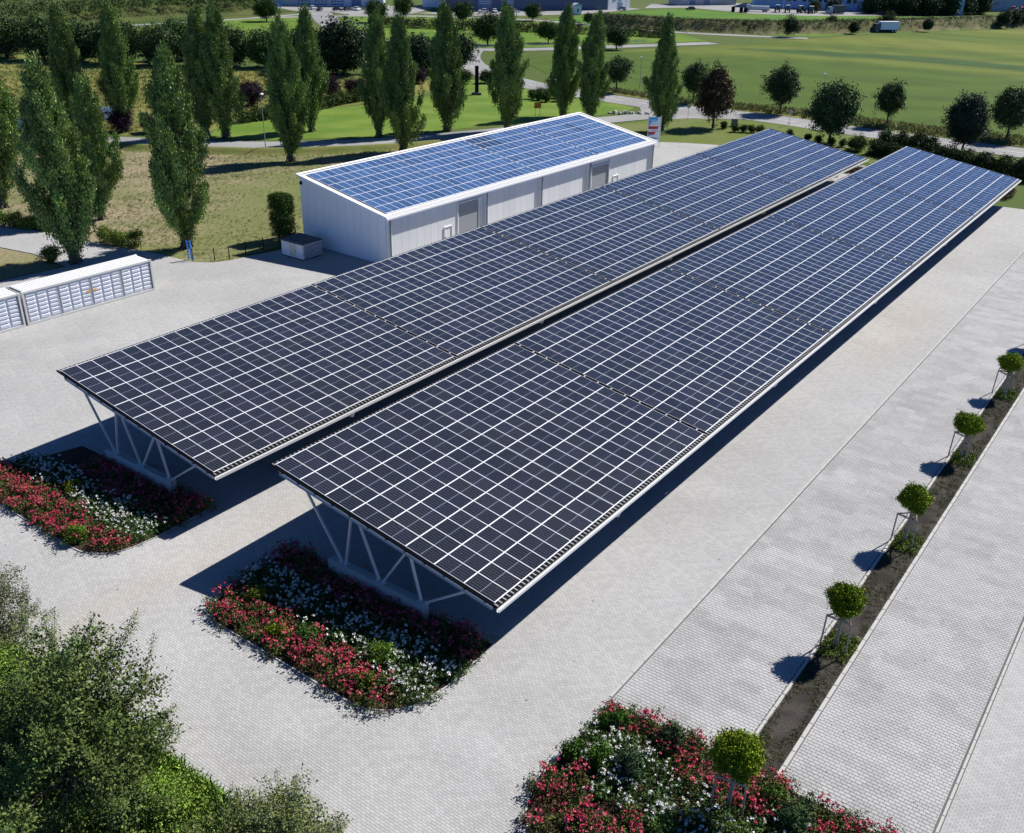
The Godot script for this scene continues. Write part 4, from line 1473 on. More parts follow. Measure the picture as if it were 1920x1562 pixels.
func beds_and_strip() -> void:
	# bed in front of the left carport, of the right carport, and the near bed by the parking bays
	var a := V2([0.2, -0.35, 12.9, -0.65, 13.0, 3.4] + arc(Vector2(10.4, 4.2), 2.5, 5, 90) + [-2.5, 6.7, -2.6, 4.9, -0.9, 3.9])
	rose_bed("rose bed at the end of the left carport, red and white roses half in shade", a, [
		["red", V2([-5, 4.25, 8, 4.4, 11.4, 4.6, 14, 5.3, 14, 9, -5, 9]), 1],
		["white", V2([-5, 2.3, 14, 2.3, 14, 5.3, 11.4, 4.6, 8, 4.4, -5, 4.25]), 2],
		["red", V2([3.3, -1, 14, -1, 14, 2.3, 3.3, 2.3]), 3]], 100)
	var b := V2([19.7, -0.6, 33.4, -0.9, 33.5, 2.4] + arc(Vector2(30.6, 3.3), 2.8, 0, 90) + [21.6, 6.1, 20.3, 5.5, 19.9, 3.4])
	rose_bed("rose bed at the end of the right carport, red roses in front and white behind", b, [
		["red", V2([19, 3.75, 28, 3.9, 31, 4.3, 34, 4.6, 34, 9, 19, 9]), 1],
		["white", V2([19, 1.35, 34, 1.5, 34, 4.6, 31, 4.3, 28, 3.9, 19, 3.75]), 2],
		["red", V2([19, -1.2, 34, -1.2, 34, 1.5, 19, 1.35]), 3]], 200)
	var c := V2([39.85, -1.0, 47.2, -1.0, 54, -1.0, 70, -1.0, 70, 8.2, 43.5, 8.2] + arc(Vector2(43.2, 4.4), 3.4, 100, 180))
	rose_bed("rose bed at the bottom edge beside the parking bays, white roses ringed by red", c, [
		["white", V2([40, 0.9, 42.2, 0.4, 44.2, 1.5, 48.6, 1.2, 52, 1.8, 52, 4.5, 47.4, 5.1, 44.6, 4.3, 42.2, 4.0, 40.6, 2.6]), 1],
		["red", V2([39, -1.5, 48, -1.5, 48.6, 1.2, 44.2, 1.5, 42.2, 0.4, 40, 0.9]), 2],
		["red", V2([39, 2.2, 40.6, 2.6, 42.2, 4.0, 44.6, 4.3, 47.4, 5.1, 52, 4.5, 52, 9, 39, 9]), 3],
		["red", V2([48, -1.5, 71, -1.5, 71, 9, 52, 9, 52, 1.8, 48.6, 1.2]), 4]], 300)
	# planting strip with kerbs
	struct("planting_strip", sheet(V2([45.95, -0.9, 45.95, -108, 47.4, -108, 47.4, -0.9]), 0.045, 0.45, blend(noise(0.8, 3, 27), Color(0.040, 0.036, 0.032), Color(0.085, 0.078, 0.07))), M.soil, "long strip of dark soil between the parking bays")
	for x: float in [45.84, 47.5]:
		var row := Node3D.new()
		row.name = numbered("kerb")
		add_child(row)
		tag(row, "kerb stones along the %s side of the planting strip" % ("left" if x < 46 else "right"), "", "", "structure")
		for k in 106:
			var e := Mb.new()
			e.pad(Vector3(x + sin(k * 1.7) * 0.004, -0.05, -1.5 - k), Vector3(0.14 if x < 46 else 0.17, 0.14, 0.985), 0.015)
			part("kerb_stone", e.done(), M.kerb, row)
	cover("strip_weeds", "low weeds along the edges of the planting strip", "weeds", V2([45.95, -0.9, 45.95, -70, 47.35, -70, 47.35, -0.9]), 2600, M.tuft, M.leaf, 0.06, 0.12, 0.08, 0.17, Color(0.075, 0.085, 0.035), 28, 0.6, null, func(p: Vector2) -> bool: return absf(p.x - 46.66) > 0.25 + 0.25 * sin(p.y * 0.9) or sin(p.y * 0.53) > 0.45)
	var zs := [1.4, -10.7, -21.9, -34.3, -46.8, -59.2]
	var words := ["large ball tree standing in the near rose bed", "second ball tree from the bottom of the planting strip", "third ball tree up the planting strip, with a round crown", "fourth ball tree up the strip, with a wide flat crown", "fifth ball tree up the strip, near the right edge", "ball tree at the right edge, farthest up the strip"]
	for i in 6:
		ball_tree(words[i], Vector3(46.58 - 0.05 * i, 0.045, zs[i]), [0.80, 0.68, 0.70, 0.74, 0.62, 0.62][i], [2.95, 2.75, 2.95, 2.55, 2.65, 2.6][i], [0.86, 0.98, 0.86, 0.62, 0.74, 0.8][i], 400 + i, 0.35 + 0.2 * i)
		if i > 0:
			cover("tree_disc_weeds", "green weeds round the foot of the %s" % words[i], "weeds", V2([46.0, zs[i] - 1.1, 47.3, zs[i] - 1.1, 47.3, zs[i] + 1.0, 46.0, zs[i] + 1.0]), 170, M.tuft, M.leaf, 0.06, 0.22, 0.14, 0.26, Color(0.10, 0.15, 0.02), 430 + i, 0.8)
	cover("fallen_leaves", "dry leaves and bits scattered over the paving", "leaves", V2([-20, 5, -2, 7.5, 20, 7, 34, 7, 39, -2, 39, -40, 36, -40, 34, 0, 18, 3, 15, 12, 33, 12, 39, 8, 53, 9, 53, -30, 48, -30, 48, -2, 60, -2, 60, 12, 20, 12.4, -20, 13]), 150, M.bloom, M.leaf, 0.03, 0.035, 0.012, 0.035, Color(0.10, 0.08, 0.05), 29, 0.3)
	# shrubs that stand out of the roses
	var k := 0
	for q: Array in [
		[Vector3(10.0, 0.05, 6.1), 0.55, Color(0.10, 0.19, 0.02), "small bright green shrub at the rounded corner of the left rose bed"],
		[Vector3(5.4, 0.05, 3.5), 0.5, Color(0.14, 0.17, 0.015), "yellow green shrub among white roses of the left bed"],
		[Vector3(30.1, 0.05, 3.3), 0.62, Color(0.11, 0.20, 0.025), "bright green shrub among the white roses of the middle bed"],
		[Vector3(26.3, 0.05, 4.4), 0.48, Color(0.06, 0.15, 0.03), "dark green round shrub between red roses of the middle bed"],
		[Vector3(25.0, 0.05, 5.1), 0.45, Color(0.13, 0.18, 0.015), "yellow green shrub between red roses of the middle bed"],
		[Vector3(22.0, 0.05, 3.9), 0.5, Color(0.10, 0.15, 0.02), "olive green shrub at the left end of the middle bed"],
		[Vector3(30.6, 0.05, 5.0), 0.45, Color(0.10, 0.15, 0.02), "light green shrub near the round corner of the middle bed"],
		[Vector3(40.9, 0.05, 0.4), 0.62, Color(0.06, 0.14, 0.02), "leafy green shrub at the top of the near bed"],
		[Vector3(42.6, 0.05, 2.3), 0.80, Color(0.055, 0.10, 0.045), "grey green rounded shrub in the middle of the near bed"],
		[Vector3(41.4, 0.05, 2.6), 0.55, Color(0.07, 0.15, 0.02), "low green shrub left of the grey green one in the near bed"],
		[Vector3(43.3, 0.05, -0.2), 0.62, Color(0.06, 0.09, 0.04), "spiky grey shrub at the back of the near bed"],
		[Vector3(40.4, 0.05, 2.9), 0.5, Color(0.06, 0.12, 0.02), "dark green shrub at the left tip of the near bed"],
		[Vector3(49.0, 0.05, 0.7), 0.80, Color(0.06, 0.11, 0.04), "grey green shrub right of the large ball tree"],
		[Vector3(47.9, 0.05, 0.2), 0.55, Color(0.08, 0.14, 0.025), "green shrub at the foot of the planting strip"],
		[Vector3(45.2, 0.05, 4.2), 0.6, Color(0.08, 0.14, 0.03), "green shrub among white roses below the ball tree"],
		[Vector3(47.6, 0.05, 2.9), 0.6, Color(0.09, 0.15, 0.03), "fresh green shrub right below the ball tree stakes"]]:
		bush("shrub", q[3], q[0], Vector3(q[1], q[1] * 0.85, q[1]), q[2], 460 + k, "shrubs among the roses", 14, 14, "shrub", 0.16, 0.27)
		k += 1

func carport_pair() -> void:
	var a := carport("left solar carport, the one next to the white warehouse", Vector3.ZERO)
	copy(a, "right solar carport, the one facing the parking bays", Vector3(19.58, 0, -0.15))

const ORD := ["first", "second", "third", "fourth", "fifth", "sixth", "seventh", "eighth", "ninth", "tenth", "eleventh", "twelfth", "thirteenth", "fourteenth"]

func sign_panel(parent: Node, called: String, ce: Vector3, s: Vector2, tex: Texture2D) -> void:
	var b := Mb.new()
	b.box(ce, Vector3(s.x, s.y, 0.05))
	part(called, b.done(), M.white, parent)
	var f := Mb.new()
	f.quad(ce + Vector3(-s.x * 0.5, -s.y * 0.5, 0.028), ce + Vector3(s.x * 0.5, -s.y * 0.5, 0.028), ce + Vector3(s.x * 0.5, s.y * 0.5, 0.028), ce + Vector3(-s.x * 0.5, s.y * 0.5, 0.028))
	var m := mat(Color(1, 1, 1), 0.5)
	m.albedo_texture = tex
	part("print", f.done(), m, parent)

func letters(parent: Node, text: String, size: float, at: Vector3, col: Color, bold := true) -> void:
	var t := TextMesh.new()
	t.text = text
	var f := SystemFont.new()
	f.font_names = PackedStringArray(["Droid Sans"])
	f.font_weight = 700 if bold else 400
	t.font = f
	t.font_size = 64
	t.pixel_size = size / 64.0
	t.depth = 0.012
	var o := part("lettering", t, mat(col, 0.6), parent)
	o.position = at

func furniture() -> void:
	# company board: three panels between two posts
	var o := thing("company_sign", "tall company board with blue and red panels beyond the far end of the warehouse", "sign", Vector3(-20.2, 0, -113.7), 0.62)
	for x: float in [-1.0, 1.0]:
		var p := Mb.new()
		p.tube(Vector3(x, 0, 0), Vector3(x, 4.75, 0), 0.05, 0.05, 8)
		part("post", p.done(), M.steel, o)
	var blue := Color(0.03, 0.33, 0.62)
	var red := Color(0.42, 0.02, 0.035)
	var spec := [[3.78, 1.35, blue], [2.4, 1.3, red], [1.17, 1.12, blue]]
	for i in 3:
		var im := Image.create(128, 96, false, Image.FORMAT_RGB8)
		im.fill(lin(0.72, 0.74, 0.76))
		for y in 96:
			var e := 0
			if i == 0: e = 104 - int(y * 0.35) if y < 52 else 0
			elif i == 1: e = (112 - int(y * 0.4)) if y < 34 else ((84 - int((y - 64) * 0.5)) if y > 64 else 0)
			else: e = 60 - y * 3 if y < 18 else 0
			if i == 0 and y >= 52: e = 34 - int((y - 52) * 0.5)
			if e > 0: im.fill_rect(Rect2i(0, y, e, 1), (spec[i][2] as Color).linear_to_srgb())
		sign_panel(o, "board", Vector3(0, spec[i][0], 0), Vector2(1.86, spec[i][1]), ImageTexture.create_from_image(im))
	letters(o, "resch", 0.34, Vector3(-0.18, 3.98, 0.04), Color(0.75, 0.8, 0.85))
	letters(o, "sonnenstrom", 0.16, Vector3(0.1, 3.42, 0.04), Color(0.05, 0.2, 0.42))
	letters(o, "stahlbau ag", 0.2, Vector3(0.05, 2.36, 0.04), Color(0.06, 0.05, 0.06))
	letters(o, "hetec", 0.4, Vector3(0.1, 1.2, 0.04), Color(0.04, 0.05, 0.12))
	# blue gate post with its lattice, then the low fence
	var g := thing("gate_post", "bright blue steel gate post at the corner of the lawn fence", "post", Vector3(-27.1, 0, -29.65), 0.4)
	for x: float in [-0.18, 0.18]:
		var b := Mb.new()
		b.box(Vector3(x, 1.0, 0), Vector3(0.09, 2.0, 0.09))
		part("upright", b.done(), mat(Color(0.02, 0.18, 0.62), 0.45), g)
	for k in 6:
		var b := Mb.new()
		b.box(Vector3(0, 0.25 + k * 0.32, 0), Vector3(0.28, 0.05, 0.05))
		part("rung", b.done(), mat(Color(0.02, 0.18, 0.62), 0.45), g)
	var fp := [Vector2(-26.6, -29.6), Vector2(-25.1, -31.1), Vector2(-24.4, -32.4), Vector2(-24.5, -34.6), Vector2(-24.3, -36.8), Vector2(-24.2, -39.0), Vector2(-24.1, -41.2)]
	var fn := thing("wire_fence", "low wire fence on dark posts around the lawn corner", "fence")
	for p: Vector2 in fp:
		var b := Mb.new()
		b.box(Vector3(p.x, 0.62, p.y), Vector3(0.07, 1.3, 0.07))
		part("post", b.done(), M.black, fn)
	var wr := Mb.new()
	for i in fp.size() - 1:
		for y: float in [0.25, 0.7, 1.15]:
			wr.bar(Vector3(fp[i].x, y, fp[i].y), Vector3(fp[i + 1].x, y, fp[i + 1].y), 0.015, 0.015)
	part("wire", wr.done(), M.black, fn)
	street_lamp("street lamp on the bank by the lane, between two poplars", Vector3(-62.1, 0, -70.1), 8.3, 2.0)
	street_lamp("street lamp at the junction beside the small tree", Vector3(-53.7, 0, -168.5), 6.4, 2.6)
	street_lamp("street lamp in the crop field verge behind the brown tree row", Vector3(-8.8, 0, -156.6), 8.0, 2.6)
	# advertising pylon
	var py := thing("pylon", "slim black pylon on a block in the bright meadow", "pylon", Vector3(-74.3, 0, -137.0), 0.5)
	var pb := Mb.new()
	pb.box(Vector3(0, 3.0, 0), Vector3(0.75, 5.2, 0.25))
	part("panel", pb.done(), M.black, py)
	var pf := Mb.new()
	pf.box(Vector3(0, 0.2, 0), Vector3(2.0, 0.45, 0.9))
	part("base", pf.done(), mat(Color(0.12, 0.11, 0.1), 0.9), py)
	# town sign
	var ts := thing("town_sign", "orange yellow road sign on a post in the meadow by the lane", "road sign", Vector3(-48.3, 0, -121.6), 0.55)
	var tb := Mb.new()
	tb.box(Vector3(0, 2.35, 0), Vector3(1.25, 1.0, 0.05))
	part("plate", tb.done(), mat(Color(0.62, 0.26, 0.015), 0.5), ts)
	var tk := Mb.new()
	tk.bar(Vector3(-0.5, 2.0, 0.035), Vector3(0.5, 2.6, 0.035), 0.02, 0.09)
	part("stripe", tk.done(), mat(Color(0.35, 0.06, 0.02), 0.5), ts)
	for x: float in [-0.4, 0.4]:
		var q := Mb.new()
		q.tube(Vector3(x, 0, -0.04), Vector3(x, 2.5, -0.04), 0.04, 0.04, 7)
		part("post", q.done(), M.steel, ts)
	for q: Array in [["small round road sign at the road verge right of the brown tree", Vector3(-10.6, 0, -146.6)], ["small round road sign left of the brown tree", Vector3(-27.2, 0, -139.5)], ["triangular road sign by the crossing behind the poplars", Vector3(-124.6, 0, -197.5)]]:
		var rs := thing("road_sign", q[0], "road sign", q[1], 0.6)
		var ps := Mb.new()
		ps.tube(Vector3.ZERO, Vector3(0, 2.6, 0), 0.04, 0.04, 7)
		part("post", ps.done(), M.steel, rs)
		var pl := Mb.new()
		pl.tube(Vector3(0, 2.4, 0.04), Vector3(0, 2.4, 0.07), 0.36, 0.36, 16 if not "triang" in q[0] else 3)
		part("plate", pl.done(), mat(Color(0.55, 0.55, 0.56), 0.5), rs)
	var cb := thing("cable_cabinet", "small grey cable cabinet beside the brown tree", "cabinet", Vector3(-17.9, 0, -139.3), 0.5)
	var c1 := Mb.new()
	c1.box(Vector3(0, 0.6, 0), Vector3(1.1, 1.2, 0.5))
	part("case", c1.done(), mat(Color(0.16, 0.17, 0.18), 0.6), cb)
	var c2 := Mb.new()
	c2.pad(Vector3(0, 1.2, 0), Vector3(1.2, 0.08, 0.6), 0.02)
	part("lid", c2.done(), mat(Color(0.2, 0.21, 0.22), 0.6), cb)
	rail("dark guard rail beside the straight road, lower one", V2([-176, -214.7, -200, -231, -225, -249]), 1.0, "guard rails by the straight road")
	rail("dark guard rail beside the straight road, upper one", V2([-158.5, -195, -181, -211, -206, -228]), 1.0, "guard rails by the straight road")
	rail("railing along the far side of the crossing road", V2([-129, -203, -121, -217, -112.5, -234, -101, -256]), 0.9)
	# white rubble pieces of the planting island at the junction
	rng.seed = 61
	for i in 12:
		var p := Vector3(-41.5 + i * 0.52 + rng.randfn() * 0.25, 0.0, -135.6 - i * 0.42 + rng.randfn() * 0.3)
		var r := thing("boulder", "%s pale boulder from the left in the row edging the junction island" % ORD[i], "boulder", p, rng.randf() * 3, "boulders of the junction island")
		var b := Mb.new()
		b.pad(Vector3(0, -0.05, 0), Vector3(rng.randf_range(0.4, 0.8), rng.randf_range(0.3, 0.6), rng.randf_range(0.3, 0.6)), 0.12)
		part("stone", b.done(), mat(Color(0.42, 0.41, 0.39), 0.9), r)
	# pale tank left of the near poplars
	var tk2 := thing("tarpaulin_heap", "white covered heap beside the lane at the left edge", "heap", Vector3(-103.6, 0, -57.0))
	var tm := Mb.new()
	tm.pad(Vector3(0, 0, 0), Vector3(4.2, 1.9, 3.0), 0.6)
	part("cover", tm.done(), mat(Color(0.66, 0.64, 0.6), 0.7), tk2)
	var tl := Mb.new()
	tl.box(Vector3(0, 0.12, 0), Vector3(4.6, 0.2, 3.4))
	part("pallet", tl.done(), M.wood, tk2)

func poplars() -> void:
	var col := Color(0.185, 0.275, 0.062)
	var a := poplar(501, 19.8, 3.0, col, "big ragged poplar behind the containers, nearest of all", Vector3(-34.9, 0, -21.8), true)
	var b := poplar(502, 20.2, 2.95, col, "poplar by the blue gate post, at the corner of the yard", Vector3(-31.0, 0, -32.2), true)
	var c := poplar(503, 19.8, 2.6, col, "poplar standing on the bank left of the warehouse gable", Vector3(-54.7, 0, -68.3))
	var d := poplar(504, 19.6, 2.65, col * 0.95, "poplar behind the middle of the warehouse roof", Vector3(-47.2, 0, -84.2))
	var list := [
		[b, "poplar cut by the left edge of the picture", Vector3(-60.8, 0, -28.6), 1.9, 1.05],
		[d, "poplar rising behind the big ragged one at the left", Vector3(-95.2, 0, -60.0), 0.7, 1.0],
		[c, "poplar above the dark purple shrub, second row", Vector3(-91.6, 0, -66.4), 2.6, 1.0],
		[c, "poplar directly behind the one by the blue gate post", Vector3(-78.8, 0, -72.4), 4.1, 1.0],
		[d, "poplar with bare foot at the edge of the bright meadow, left of the lamp", Vector3(-75.6, 0, -73.6), 2.0, 1.02],
		[d, "slim poplar close behind the one left of the gable", Vector3(-69.5, 0, -86.4), 3.3, 0.99],
		[c, "left one of the tight pair behind the warehouse roof", Vector3(-58.2, 0, -90.6), 5.2, 0.98],
		[d, "poplar alone in the meadow left of the black pylon", Vector3(-52.9, 0, -101.6), 1.1, 1.03],
		[c, "poplar right of the black pylon, behind the far roof", Vector3(-45.4, 0, -108.4), 0.4, 1.04],
		[d, "left one of the pair right of the orange sign", Vector3(-46.4, 0, -127.2), 4.6, 0.97],
		[c, "right one of the pair right of the orange sign", Vector3(-39.4, 0, -125.6), 3.6, 0.95],
		[d, "poplar behind the company board", Vector3(-25.6, 0, -126.2), 5.6, 0.95]]
	for q: Array in list:
		copy(q[0], q[1], q[2], q[3], Vector3(q[4] * (1.0 + 0.08 * sin(q[3] * 7.0)), q[4], q[4] * (1.0 - 0.07 * sin(q[3] * 5.0))))
	copy(a, "poplar outside the left edge whose shadow crosses the side road", Vector3(-47.5, 0, -33.0), 2.2, Vector3.ONE * 0.8)
	# clipped column of hornbeam beside the gable and low hedges of the lawn
	rng.seed = 71
	var cl := thing("clipped_column", "clipped green hedge column in front of the warehouse gable", "hedge", Vector3(-25.4, 0, -40.6))
	var st := Mb.new()
	for i in 3: st.tube(Vector3(i * 0.4 - 0.4, -0.05, 0), Vector3(i * 0.4 - 0.4, 4.0, 0), 0.06, 0.02, 5)
	part("stem", st.done(), M.bark, cl)
	var xf := []
	var cols := []
	for i in 1500:
		var p := Vector3(rng.randf_range(-1, 1), rng.randf(), rng.randf_range(-1, 1))
		var f := rng.randi() % 4
		if f == 0: p.x = signf(p.x)
		elif f == 1: p.z = signf(p.z)
		elif f == 2: p.y = 1.0
		xf.append(spin(Vector3(p.x * 1.0, 0.3 + p.y * 4.4, p.z * 0.75), rng.randf_range(0.18, 0.34), 1.0, 1.0))
		cols.append(vary(Color(0.06, 0.115, 0.022), 0.3))
	many("foliage", M.tuft, M.leaf, xf, cols, cl, "stuff")
	hedge("hedge", "low leafy hedge left of the big ragged poplar", V2([-54.5, -24.0, -51, -25.2, -47.6, -26.6]), 1.3, 1.3, Color(0.15, 0.23, 0.04), 72, "low hedges along the side road", 60.0, 0.3)
	hedge("hedge", "low leafy hedge right of the big ragged poplar", V2([-39.6, -27.6, -37, -28.2, -34.4, -29.0]), 1.3, 1.35, Color(0.16, 0.24, 0.04), 73, "low hedges along the side road", 60.0, 0.3)
	bush("shrub", "sprawling pale shrub at the foot of the big ragged poplar", Vector3(-37.0, 0, -20.5), Vector3(1.5, 0.9, 1.3), Color(0.10, 0.15, 0.03), 74, "", 20, 12, "shrub", 0.2, 0.34)
	# grass tussocks over the dry lawn
	var tus := V2([-24, -31, -24, -48, -40, -90, -52, -80, -63, -70, -78, -61, -96, -47, -60, -27, -36, -29.5])
	var nn := noise(0.06, 3, 76)
	cover("lawn_tussocks", "tufts of grass scattered over the dry lawn", "grass", tus, 9000, M.blade, M.leaf, -0.08, -0.04, 0.08, 0.17, Color(0.27, 0.28, 0.13), 75, 0.8, null, func(p: Vector2) -> bool: return nn.get_noise_2dv(p) > rng.randf_range(-0.6, 0.3))

func near_plants() -> void:
	# tree and shrubs at the near left corner, on the slope
	rng.seed = 81
	var o := thing("fruit_tree", "large dark leafy tree at the bottom left with long upright shoots", "tree", Vector3(26.2, -0.5, 16.6), 0)
	o.scale = Vector3.ONE * 1.16
	var tr := Mb.new()
	tr.tube(Vector3(0, -0.3, 0), Vector3(0.1, 1.6, 0), 0.22, 0.17, 9)
	var xf := []
	var cols := []
	for i in 40:
		var az := i * 2.39996 + rng.randf_range(-0.3, 0.3)
		var u := (i + 0.5) / 40.0
		var el := lerpf(-0.25, 1.35, u)
		var ln := rng.randf_range(2.3, 3.5) * lerpf(1.0, 1.25, u)
		var d := Vector3(cos(az) * cos(el), sin(el), sin(az) * cos(el))
		var root := Vector3(0.1, 1.5 + 1.3 * u, 0)
		var tip := root + d * ln
		tr.tube(root, root.lerp(tip, 0.85), 0.07, 0.015, 5, Color.WHITE, false)
		var sh := rng.randf_range(0.7, 1.25)
		for j in 34:
			var w := pow(rng.randf(), 0.6)
			xf.append(spin(root.lerp(tip, 0.38 + 0.64 * w) + Vector3(rng.randfn(), rng.randfn(), rng.randfn()) * 0.34, rng.randf_range(0.26, 0.44), 1.0, 1.0))
			cols.append(vary(Color(0.120, 0.170, 0.050) * sh, 0.25))
		for s in 2:   # long shoots that stand out of the crown
			var sd := (d + Vector3(rng.randfn() * 0.3, 0.55, rng.randfn() * 0.3)).normalized()
			var sl := rng.randf_range(0.8, 1.9)
			var p0 := root.lerp(tip, rng.randf_range(0.75, 1.0))
			tr.tube(p0, p0 + sd * sl, 0.018, 0.006, 4, Color.WHITE, false)
			for j in 11:
				xf.append(spin(p0 + sd * sl * (j + 0.5) / 11.0, rng.randf_range(0.12, 0.2), 1.0, 1.0))
				cols.append(vary(Color(0.13, 0.20, 0.05), 0.25))
	part("trunk", tr.done(), M.bark, o)
	many("crown", M.tuft_near, M.leaf, xf, cols, o, "stuff")
	var k := 0
	for q: Array in [
		["grey green shrub at the left edge above the dark tree", Vector3(14.6, 0, 13.9), Vector3(2.5, 2.7, 2.3), Color(0.15, 0.17, 0.09)],
		["spreading light green shrub at the bottom, right of the dark tree", Vector3(34.8, -0.2, 13.7), Vector3(2.9, 2.0, 2.3), Color(0.165, 0.205, 0.08)],
		["bushy shrub at the bottom edge between the tree and the light green one", Vector3(33.0, -0.4, 16.6), Vector3(2.0, 1.4, 1.8), Color(0.12, 0.165, 0.05)],
		["olive thicket left of the dark tree at the left edge", Vector3(20.4, -0.3, 17.0), Vector3(2.8, 1.5, 2.4), Color(0.18, 0.22, 0.065)],
		["low bright bramble between the dark tree and the paving", Vector3(29.0, -0.1, 14.6), Vector3(1.2, 0.6, 0.9), Color(0.24, 0.38, 0.07)],
		["low bramble at the left edge below the grey shrub", Vector3(17.4, -0.1, 14.6), Vector3(1.8, 0.8, 1.3), Color(0.22, 0.34, 0.065)]]:
		var e: Vector3 = q[2]
		rng.seed = 600 + k
		var b := thing("wild_shrub", q[0], "shrub", q[1], 0, "")
		var st := Mb.new()
		var bx := []
		var bc := []
		for i in 46:
			var az := i * 2.39996
			var u := (i + 0.5) / 46.0
			var el := lerpf(0.05, 1.45, u)
			var d := Vector3(cos(az) * cos(el) * e.x, sin(el) * e.y * 1.55, sin(az) * cos(el) * e.z) * rng.randf_range(0.75, 1.15)
			st.tube(Vector3(0, -0.1, 0), d * 0.8, 0.045, 0.01, 4, Color.WHITE, false)
			var sh := rng.randf_range(0.72, 1.28)
			for j in 24:
				var w := pow(rng.randf(), 0.55)
				bx.append(spin(d * (0.25 + 0.8 * w) + Vector3(rng.randfn(), absf(rng.randfn()) * 0.7, rng.randfn()) * 0.26, rng.randf_range(0.2, 0.36), 1.0, 1.0))
				bc.append(vary(q[3] * sh, 0.25))
			if i % 2 == 0 and e.y > 1.2:
				var sd := (d.normalized() + Vector3(rng.randfn() * 0.25, 0.6, rng.randfn() * 0.25)).normalized()
				for j in 6:
					bx.append(spin(d * 0.98 + sd * (0.15 + j * 0.13), rng.randf_range(0.11, 0.18), 1.0, 1.0))
					bc.append(vary(q[3] * 1.1, 0.25))
		part("stem", st.done(), M.bark, b)
		many("foliage", M.tuft_near, M.leaf, bx, bc, b, "stuff")
		k += 1
	cover("tall_grass", "tall green grass and weeds on the near slope", "grass", V2([14, 13.2, 33.4, 12.9, 36, 13.0, 36, 19, 12, 19]), 9000, M.blade, M.leaf, -0.2, 0.25, 0.2, 0.42, Color(0.25, 0.40, 0.08), 82, 1.0)
	cover("ground_weeds", "leafy weeds covering the near slope", "weeds", V2([12, 14.0, 34, 13.6, 38, 14.5, 38, 20, 10, 20]), 3000, M.tuft, M.leaf, -0.3, 0.15, 0.2, 0.42, Color(0.22, 0.33, 0.07), 83, 0.8)
	cover("bright_weeds", "bright green weeds along the paving between the dark tree and the shrub", "weeds", V2([16, 13.0, 24, 12.95, 33.2, 12.85, 33.0, 14.6, 30, 15.0, 24, 14.4, 16, 14.2]), 1500, M.tuft_near, M.leaf, -0.1, 0.5, 0.12, 0.36, Color(0.22, 0.33, 0.07), 84, 1.3)
	var ps := thing("marker_post", "thin dark post in the grass beside the paving", "post", Vector3(31.3, 0, 13.3))
	var pb := Mb.new()
	pb.tube(Vector3(0, -0.3, 0), Vector3(0, 1.05, 0), 0.035, 0.035, 7)
	part("stick", pb.done(), M.black, ps)
	var cp := Mb.new()
	cp.tube(Vector3(0, 1.05, 0), Vector3(0, 1.12, 0), 0.045, 0.02, 7)
	part("cap", cp.done(), M.black, ps)
	var edge := V2([-20, 13.75, 15.4, 12.88, 33.5, 12.68, 60, 12.68])
	var row := Node3D.new()
	row.name = numbered("kerb")
	add_child(row)
	tag(row, "kerb stones between the paving and the near slope", "", "", "structure")
	for i in edge.size() - 1:
		var n := int(edge[i].distance_to(edge[i + 1]))
		for j in n:
			var e := Mb.new()
			var p := edge[i].lerp(edge[i + 1], (j + 0.01) / n)
			var q := edge[i].lerp(edge[i + 1], (j + 0.99) / n)
			e.bar(Vector3(p.x, 0.02, p.y), Vector3(q.x, 0.02, q.y), 0.1, 0.1)
			part("kerb_stone", e.done(), M.kerb, row)

